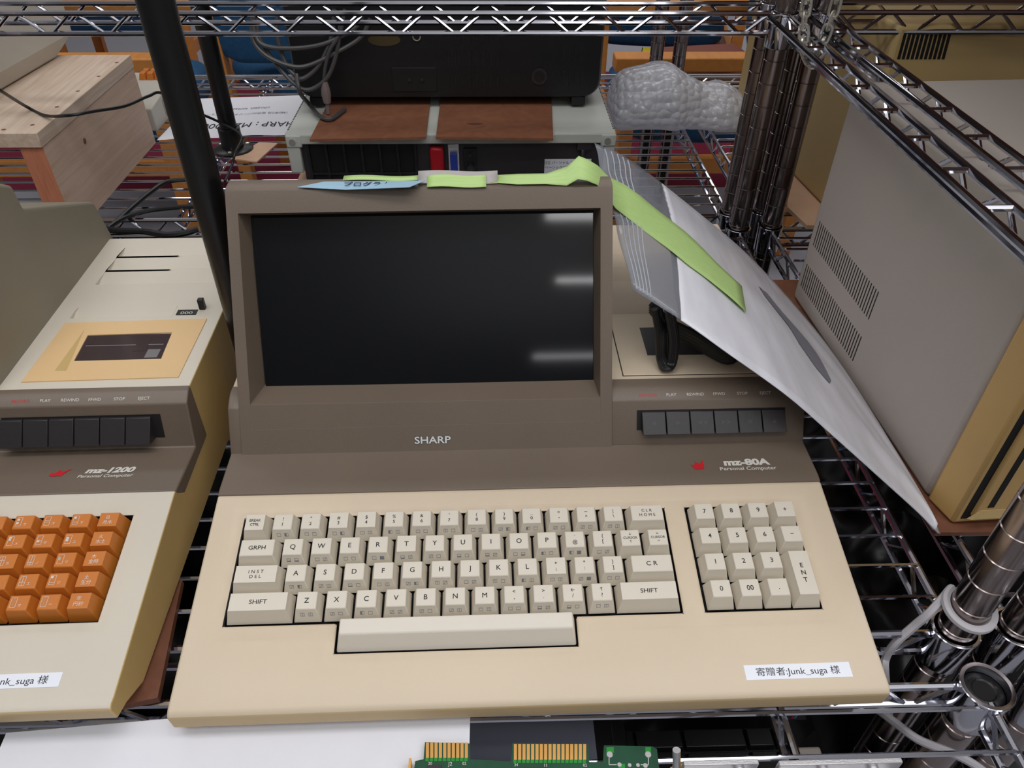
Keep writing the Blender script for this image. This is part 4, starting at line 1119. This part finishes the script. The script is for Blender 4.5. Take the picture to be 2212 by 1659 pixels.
# bubble wrap parcel
top = [(1312, 222), (1316, 190), (1340, 160), (1385, 143), (1428, 138), (1450, 155), (1495, 178), (1540, 180), (1575, 194), (1602, 218), (1612, 250)]
bot = [(1313, 226), (1324, 268), (1336, 284), (1380, 283), (1440, 286), (1480, 300), (1520, 306), (1560, 302), (1590, 296), (1606, 292), (1613, 270)]
T3 = smooth_path([gy(px, py, 1262) for px, py in top], 5); B3 = smooth_path([gy(px, py, 1262) for px, py in bot], 5)
lowest = min(p.z for p in B3)
P = []
for i, (a, c) in enumerate(zip(T3, B3)):
    a = a.copy(); c = c.copy(); u = i/(len(T3)-1)
    e = math.sqrt(max(0, 1-(2*u-1)**4)); row = []
    for k in range(20):
        an = 2*PI*k/20; mid = (a+c)/2; hz = (a.z-c.z)/2
        p = mid+Vector((0, -math.sin(an)*62*e*(1-.25*math.exp(-((u-.58)/.08)**2)), math.cos(an)*hz))
        nn = noise.noise(p*.02)*9+noise.noise(p*.055)*4
        p += Vector((0, -1 if math.sin(an) > 0 else 1, .2)).normalized()*nn*e
        p.z = max(p.z, 1.0)
        row.append(p)
    row.append(row[0]); P.append(row)
m = MB(); m.grid(P); m.f += [tuple(range(20))[::-1], tuple((len(P)-1)*21+k for k in range(20))]; m.m += [0, 0]
o = m.obj('bubble_wrap_parcel', 'bubble', angle=180, merge=True)
tag(o, 'crumpled bubble wrap parcel on the rear wire deck', 'parcel')

# cabinet on the rear right shelf
def build_rear_right():
    A = gz(1716, 383, 6); B = gz(1761, 430, 6)
    d = (A-B); d.normalize()
    root = thing('slotted_cabinet', 'cream slotted cabinet standing behind the four dark posts', 'computer', B, math.atan2(-d.x, d.y))
    y0 = -70
    m = MB(); m.box(0, 420, y0, 330, .5, 240); m.obj('case', 'cream', root, bevel=5, seg=3)
    m = MB(); m.box(2, 418, y0-.5, y0+4, .2, 5); m.obj('base_strip', 'dark', root)
    rz = root.rotation_euler.z; n = Vector((-math.sin(rz), math.cos(rz), 0)); ex = Vector((math.cos(rz), math.sin(rz), 0))
    def onfront(px, py):
        dd = ray(px, py); b0 = Vector((B.x, B.y, 0))+n*(y0-.3); q = dd*(b0.dot(n)/dd.dot(n)); q.z += CAM_Z-B.z
        return Vector(((q-Vector((B.x, B.y, q.z))).dot(ex), y0-.5, q.z))
    m = MB()
    for k in range(11):
        a, c = onfront(1938+k*9.6, 128), onfront(1953+k*9.6, 72)
        m.hexa([(a.x, y0-.5, a.z), (a.x+3.4, y0-.5, a.z), (a.x+3.4, y0+2, a.z), (a.x, y0+2, a.z)], [(c.x, y0-.5, c.z), (c.x+3.4, y0-.5, c.z), (c.x+3.4, y0+2, c.z), (c.x, y0+2, c.z)])
    m.obj('vent', 'dark', root, smooth=False)
build_rear_right()
q = [gz(1700, 452, 2), gz(1742, 492, 2), gz(1900, 492, 2), gz(1900, 380, 2), gz(1706, 380, 2)]
m = MB(); m.prism([(p.x, p.y) for p in q], .2, 5.4); tag(m.obj('hardboard_sheet', 'flesh_board', smooth=False), 'pinkish raw hardboard sheet under the cream slotted cabinet', 'board')

# ------------------------------------------------------------------ chain hanging at the post cluster
def chain(paths, label):
    m = MB(); k = 0
    for path, y in paths:
        pts = smooth_path([gy(px, py, y) for px, py in path], 24); s = arc(pts); d = 0
        while d < s[-1]:
            c = along(pts, s, d/s[-1]); t = (along(pts, s, min(1, (d+3)/s[-1]))-along(pts, s, max(0, (d-3)/s[-1]))).normalized()
            side = t.cross(Vector((0, 1, 0))).normalized(); fr = t.cross(side)
            w = (side*.8+fr*.6 if k % 2 else fr*.8-side*.6)
            lk = []
            for i in range(16):
                a = 2*PI*i/16; ca, sa = math.cos(a), math.sin(a)
                lk.append(c+t*((5.2 if ca > 0 else -5.2)*(1 if abs(ca) > .3 else abs(ca)/.3)+3.6*ca)+w*(4.6*sa))
            m.tube(lk, 1.45, 6, closed=True); k += 1; d += 12.2
    return tag(m.obj('chain', 'steel'), label, 'chain')
chain([([(1746, -14), (1738, 40), (1737, 90), (1744, 124), (1754, 137)], 790), ([(1812, -14), (1796, 40), (1780, 84), (1766, 118), (1756, 136)], 790)], 'silver link chain hanging in a loop in front of the dark posts')

# ------------------------------------------------------------------ seats of the room behind
def cushion(m, x0, x1, y0, y1, z0, z1, n=10, round_=.35, mi=0):
    """pillowy block"""
    P = []
    cx, cy, cz = (x0+x1)/2, (y0+y1)/2, (z0+z1)/2
    for i in range(n+1):
        th = PI*i/n; r = []
        for k in range(28):
            ph = 2*PI*k/28
            f = lambda v, e: math.copysign(abs(v)**e, v)
            r.append(Vector((cx+(x1-x0)/2*f(math.cos(ph), .38)*f(math.sin(th), .3), cy+(y1-y0)/2*f(math.sin(ph), .38)*f(math.sin(th), .3), cz-(z1-z0)/2*f(math.cos(th), .7))))
        r.append(r[0]); P.append(r)
    m.grid(P, mi); return m
def armchair(label, x, y, rot, arm_h=560, wide=560, deep=560):
    t = thing('armchair', label, 'chair', (x, y, ZF), rot, 'blue chairs in the room behind')
    m = MB(); cushion(m, -wide/2+30, wide/2-30, -deep/2+30, deep/2-60, 300, 420); m.obj('seat', 'fabric', t, merge=True, angle=60)
    m = MB(); cushion(m, -wide/2+30, wide/2-30, deep/2-120, deep/2+10, 430, 800); m.obj('backrest', 'fabric', t, merge=True, angle=60)
    for s in (-1, 1):
        xx = s*(wide/2+2)
        m = MB(); m.box(xx-28, xx+28, -deep/2-20, deep/2, arm_h-34, arm_h); m.obj('armrest', 'chair_wood', t, bevel=4)
        for yy in (-deep/2+25, deep/2-35):
            m = MB(); m.box(xx-19, xx+19, yy-19, yy+19, 1, arm_h-33); m.obj('leg', 'chair_wood', t, bevel=3)
        m = MB(); m.box(xx-14, xx+14, -deep/2+40, deep/2-50, 255, 300); m.obj('side_rail', 'chair_wood', t, bevel=3)
    m = MB(); m.box(-wide/2+10, wide/2-10, -deep/2+14, -deep/2+42, 250, 300); m.obj('front_rail', 'chair_wood', t, bevel=3)
    return t
def side_chair(label, x, y, rot):
    t = thing('side_chair', label, 'chair', (x, y, ZF), rot, 'blue chairs in the room behind')
    m = MB(); prof = [(40, 360), (200, 362), (228, 378), (236, 405), (226, 432), (196, 446), (60, 452), (2, 453)]; m.lathe((0, 0, 0), prof, 32); m.obj('seat', 'fabric', t, angle=60)
    m = MB(); cushion(m, -210, 210, 190, 280, 470, 800); m.obj('backrest', 'fabric', t, merge=True, angle=60)
    for sx in (-1, 1):
        m = MB(); m.hexa([(sx*185-18, -190, 1), (sx*185+18, -190, 1), (sx*185+18, -150, 1), (sx*185-18, -150, 1)], [(sx*165-18, -150, 370), (sx*165+18, -150, 370), (sx*165+18, -110, 370), (sx*165-18, -110, 370)]); m.obj('leg', 'chair_wood', t, bevel=3)
        m = MB(); m.hexa([(sx*190-18, 220, 1), (sx*190+18, 220, 1), (sx*190+18, 262, 1), (sx*190-18, 262, 1)], [(sx*200-20, 235, 760), (sx*200+20, 235, 760), (sx*200+20, 278, 760), (sx*200-20, 278, 760)]); m.obj('leg', 'chair_wood', t, bevel=3)
    return t
armchair('blue armchair with orange wooden arms, seen past the bubble wrap parcel', 610, 2225, -PI/2)
armchair('blue armchair with orange wooden arms, behind the wooden stand', -1090, 2225, PI/2)
armchair('blue armchair furthest back, beyond the wooden stand', -1400, 3250, PI)
armchair('blue armchair furthest back, beyond the bubble wrap parcel', 640, 3100, PI*.95)
side_chair('blue round-seat chair between the two black poles', -540, 2430, PI*1.0)
side_chair('blue round-seat chair on the magenta carpet, behind the hanging cables', -600, 3150, PI*.9)
side_chair('blue round-seat chair behind the black television set', 0, 2900, PI)
# books on the near armchair
def book(label, x0, x1, y0, y1, z0, z1, rot, cover, block):
    t = thing('book', label, 'book', ((x0+x1)/2, (y0+y1)/2, z0), rot)
    w, d, h = (x1-x0)/2, (y1-y0)/2, z1-z0
    m = MB(); m.box(-w+3, w-3, -d+3, d-3, 2.2, h-2.2); m.obj('pages', block, t)
    m = MB(); m.box(-w, w, -d, d, 0, 2.2); m.box(-w, w, -d, d, h-2.2, h); m.box(-w, -w+2.2, -d, d, 0, h); m.obj('cover', cover, t)
    return t
zs = ZF+421
b1 = book('lowest of three tan books stacked on the armchair seat', 470, 690, 2040, 2200, zs, zs+32, .1, 'book_cover', 'book_brown')
b2 = book('middle of three tan books stacked on the armchair seat', 465, 688, 2045, 2205, zs+32.2, zs+64, -.06, 'book_cover', 'book_brown')
b3 = book('topmost tan book of the stack on the armchair seat', 470, 700, 2040, 2200, zs+64.2, zs+90, .16, 'book_cover', 'book_brown')
b4 = book('yellow picture-covered book lying behind the tan book stack', 450, 660, 2250, 2390, zs, zs+26, -.22, 'book_yellow', 'paper')
m = MB(); m.box(-70, -10, -40, 40, 26.1, 26.4, 0); m.box(20, 80, -30, 45, 26.1, 26.4, 1); m.obj('cover_picture', [pm('sky_blue_print', (110, 170, 200), .4), pm('violet_print', (60, 50, 130), .4)], b4, smooth=False)

# ------------------------------------------------------------------ front edge: board, circuit board, heat sinks, things below
q = [gz(14, 1584, 3), gz(365, 1553, 3), gz(1016, 1522, 3), gz(1013, 1659, 3), gz(1008, 1900, 3), gz(-120, 1900, 3)]
m = MB(); m.prism([(p.x, p.y) for p in q], .2, 3.4); tag(m.obj('white_board', 'foam_white', smooth=False), 'large white board lying at the front, below both desktop computers', 'board')
m = MB(); q = [gz(398, 1262, 0), gz(346, 1517, 0), gz(262, 1534, 0), gz(-400, 1560, 0), gz(-260, 1262, 0)]
m.prism([(p.x, p.y) for p in q], .2, 5.8); tag(m.obj('hardboard_sheet', 'board_dark', smooth=False), 'brown hardboard sheet under the orange-keyed computer', 'board')

pc = thing('circuit_board', 'green circuit board with gold edge contacts at the bottom edge', 'circuit board', gz(1150, 1660, 3.6))
zp = 8.0
out = [(897, 1644), (915, 1640), (918, 1603), (1015, 1606), (1015, 1640), (1104, 1645), (1107, 1605), (1271, 1608), (1273, 1646), (1303, 1646), (1305, 1610), (1408, 1612), (1419, 1618), (1424, 1659), (1430, 1760), (880, 1760)]
Q = [gz(x, y, zp) for x, y in out]
m = MB(); m.prism([(p.x, p.y) for p in Q], zp-1.7, zp-.06, 1); m.add([(p.x, p.y, zp) for p in Q], [tuple(range(len(Q)))], 0); m.obj('board', ['pcb', 'pcb_edge'], pc, world=True, smooth=False)
m = MB()
def pq(x0, y0, x1, y1, mi=0, dz=.12): m.quad(gz(x0, y1, zp+dz), gz(x1, y1, zp+dz), gz(x1, y0, zp+dz), gz(x0, y0, zp+dz), mi)
for a, n_, y0, y1 in ((920, 10, 1604, 1637), (1110, 17, 1607, 1641)):
    m = MB()
    for k in range(n_): x = a+k*9.35; pq(x, y0, x+6.6, y1)
    m.obj('edge_contact_row', 'gold', pc, world=True, smooth=False)
for a, n_, y0, y1 in ((918, 10, 1637, 1644), (1108, 17, 1641, 1648)):
    m = MB()
    for k in range(n_): x = a+k*9.35; pq(x+1, y0, x+8, y1)
    m.obj('trace_row', 'pcb_light', pc, world=True, smooth=False)
m = MB(); pq(1310, 1614, 1326, 1626); pq(1394, 1614, 1406, 1626); pq(1336, 1650, 1350, 1659)
m.obj('bright_trace', 'pcb_light', pc, world=True, smooth=False)
m = MB()
for t_, x, y, s_ in (('20', 929, 1652, 2.4), ('J2', 972, 1654, 3.2), ('02', 1003, 1652, 2.4), ('34', 1115, 1655, 2.4), ('J1', 1178, 1658, 3.2), ('02', 1264, 1656, 2.4)):
    c = gz(x, y, zp+.15); m.text(t_, s_, lambda a, b_, c=c: c+Vector((a, b_, 0)), mi=0)
for x0, y0, x1, y1 in ((1315, 1634, 1316.5, 1652), (1400, 1634, 1401.5, 1652), (1315, 1651, 1332, 1652.5), (1384, 1651, 1401, 1652.5)): pq(x0, y0, x1, y1)
m.obj('silkscreen', 'ink_white', pc, world=True, smooth=False)
m = MB()
for x, y, r in ((1317, 1630, 2.0), (1400, 1630, 2.0), (1338, 1652, 1.4), (1360, 1653, 1.2), (1378, 1653, 1.2), (1394, 1654, 1.5)):
    c = gz(x, y, zp); m.lathe((c.x, c.y, 0), [(r, zp), (r*.9, zp+.3)], 14)
m.obj('solder_pad', 'silver', pc, world=True)
m = MB(); c = gz(938, 1660, zp); m.box(c.x-4, c.x+4, c.y-6, c.y+1.5, zp, zp+1.6); c = gz(1158, 1663, zp); m.box(c.x-7, c.x+7, c.y-6, c.y+1, zp, zp+1.4); m.obj('chip', 'charcoal', pc, world=True)
m = MB(); c = gz(897, 1658, zp+3); m.box(c.x-4, c.x-2.6, c.y-12, c.y+5, zp-4, zp+4); m.obj('copper_clip', 'gold', pc, world=True)

def heat_sink(label, x0, x1, tabs):
    a, c = gz(x0, 1644, 26), gz(x1, 1648, 26)
    t = thing('heat_sink', label, 'heat sink', (a.x, a.y, 3.6))
    m = MB(); m.box(a.x, c.x, a.y-2.6, a.y+.4, 3.6, 26); m.box(a.x, c.x, a.y-30, a.y+.4, 3.6, 6)
    m.obj('plate', 'alu', t, world=True, bevel=.5)
    for tx in tabs:
        q = gz(tx, 1655, 24); m = MB(); m.tube([(q.x, a.y-2.6, 19), (q.x, a.y-10, 19)], 3.4, 16); m.obj('fixing_stud', 'alu', t, world=True)
    return t
heat_sink('aluminium heat sink nearest the green circuit board', 1476, 1640, (1600,))
heat_sink('longer aluminium heat sink further right at the bottom edge', 1682, 1952, (1782, 1892))
m = MB(); q = gz(1452, 1650, 3.6); m.tube([(q.x, q.y-6, 3.6), (q.x, q.y-6, 14), (q.x-1, q.y-2, 26)], 2.4, 10); tag(m.obj('metal_standoff', 'alu'), 'small aluminium stand-off between the circuit board and the heat sink', 'stand-off')
for lab, mt, pts in (('yellow wire curving below the first heat sink', 'yellow_wire', [(1450, 1662, 10), (1475, 1654, 14), (1500, 1651, 18), (1530, 1660, 12), (1560, 1664, 9)]), ('green wire twisted beside the yellow wire', 'green_wire', [(1455, 1668, 8), (1478, 1657, 10), (1510, 1657, 12), (1545, 1659, 12), (1600, 1664, 8)])):
    m = MB(); m.tube(smooth_path([gz(*p) for p in pts], 8), 1.3, 8); tag(m.obj('wire', mt), lab, 'wire')

# below the deck: flat screen and a grey keyboard machine on a lower stack
ZL = -150
t = thing('flat_monitor', 'black flat monitor with slate screen lying under the front deck', 'monitor', gz(1100, 1600, ZL))
def zq(px, py, z): p = gz(px, py, z); return (p.x, p.y)
a, c = gz(700, 1790, ZL), gz(1345, 1545, ZL)
m = MB(); r = 10; pl = [(a.x, a.y), (c.x, a.y)]+[(c.x-r+r*math.cos(k*PI/10), c.y-r+r*math.sin(k*PI/10)) for k in range(6)]+[(a.x, c.y)]
m.prism(pl, ZL-30, ZL); m.obj('frame', 'black', t, world=True)
s = gz(1281, 1557, ZL); m = MB(); m.box(a.x+20, s.x, a.y+20, s.y, ZL, ZL+.6); m.obj('panel', 'slate', t, world=True, smooth=False)
s2 = gz(1320, 1557, ZL); m = MB(); m.box(s2.x-1, s2.x, a.y+10, c.y-6, ZL, ZL+.8); m.obj('frame_groove', 'charcoal', t, world=True, smooth=False)
t = thing('keyboard_machine', 'warm grey keyboard machine with black keys and a striped badge, under the front deck', 'computer', gz(1500, 1600, ZL-30))
zk = ZL-12
a, c = gz(1352, 1800, zk), gz(1744, 1530, zk); ym = gz(1500, 1577, zk).y
m = MB(); m.box(a.x, c.x, a.y, min(c.y+150, 285), zk-40, zk); m.obj('case', 'grey_case', t, world=True, bevel=2)
d2 = gz(1712, 1577, zk)
m = MB(); m.box(a.x+1, d2.x, a.y+4, ym, zk+.05, zk+.6); m.obj('key_well', 'dark', t, world=True, smooth=False)
kx = [gz(p, 1600, zk).x for p in (1346, 1368, 1472, 1608, 1668, 1708)]
for r_ in range(3):
    y1_ = ym-1.5-r_*19; y0_ = y1_-17
    for k in range(5):
        m = MB(); x0_, x1_ = max(kx[k], a.x+2)+.6, kx[k+1]-.6
        m.hexa([(x0_, y0_, zk+.6), (x1_, y0_, zk+.6), (x1_, y1_, zk+.6), (x0_, y1_, zk+.6)], [(x0_+1, y0_+1.5, zk+7), (x1_-1, y0_+1.5, zk+7), (x1_-1, y1_-1.5, zk+7), (x0_+1, y1_-1.5, zk+7)]); m.obj('key', 'black', t, world=True, bevel=.6)
b0, b1_ = gz(1696, 1556, zk), gz(1734, 1532, zk)
m = MB(); m.box(b0.x, b1_.x, b0.y, b1_.y, zk+.02, zk+.5, 0)
for k, mi in ((0, 1), (1, 2)):
    x = b0.x+(b1_.x-b0.x)*(.42+.13*k); m.quad((x-2.5, b0.y+1, zk+.55), (x-1, b0.y+1, zk+.55), (x+4.5, b1_.y-3, zk+.55), (x+3, b1_.y-3, zk+.55), mi)
m.obj('badge', ['charcoal', 'red', pm('sky_stripe', (50, 130, 190), .4)], t, world=True, smooth=False, fix=False)
m = MB(); a = gz(600, 1850, ZL-60); m.box(a.x, 330, a.y, 240, ZF+.5, ZL-52); tag(m.obj('storage_crate', 'black', bevel=6), 'black crate on the floor that carries the flat monitor and keyboard machine', 'crate')

# white cable looped round the front post
pf = Vector((322, 290, 0)); pts = []
ring = [pf+Vector((15.2*math.cos(a), 15.2*math.sin(a), 26+3*math.sin(a*1.0))) for a in [math.radians(d) for d in range(120, 420, 15)]]
lead = [gz(1975, 1560, -60)+Vector((0, 20, -30)), gz(1912, 1455, -40), gz(1914, 1420, -30), gz(1935, 1388, -12), gz(1975, 1352, 4), gz(2010, 1322, 18)]
lead += ring
o = coil('white_lead', 'white cable looped around the tall front post', [(lead, 3.0, False)], mat='cable_white')
pts = [gz(1880, 1520, -90), gz(1935, 1562, -70), gz(1985, 1598, -60), gz(2060, 1628, -56), (gz(2120, 1662, -60)), gz(2180, 1720, -70)]
coil('white_lead', 'white cable running down past the capped post, below the deck', [(pts, 3.0, False)], mat='cable_white')
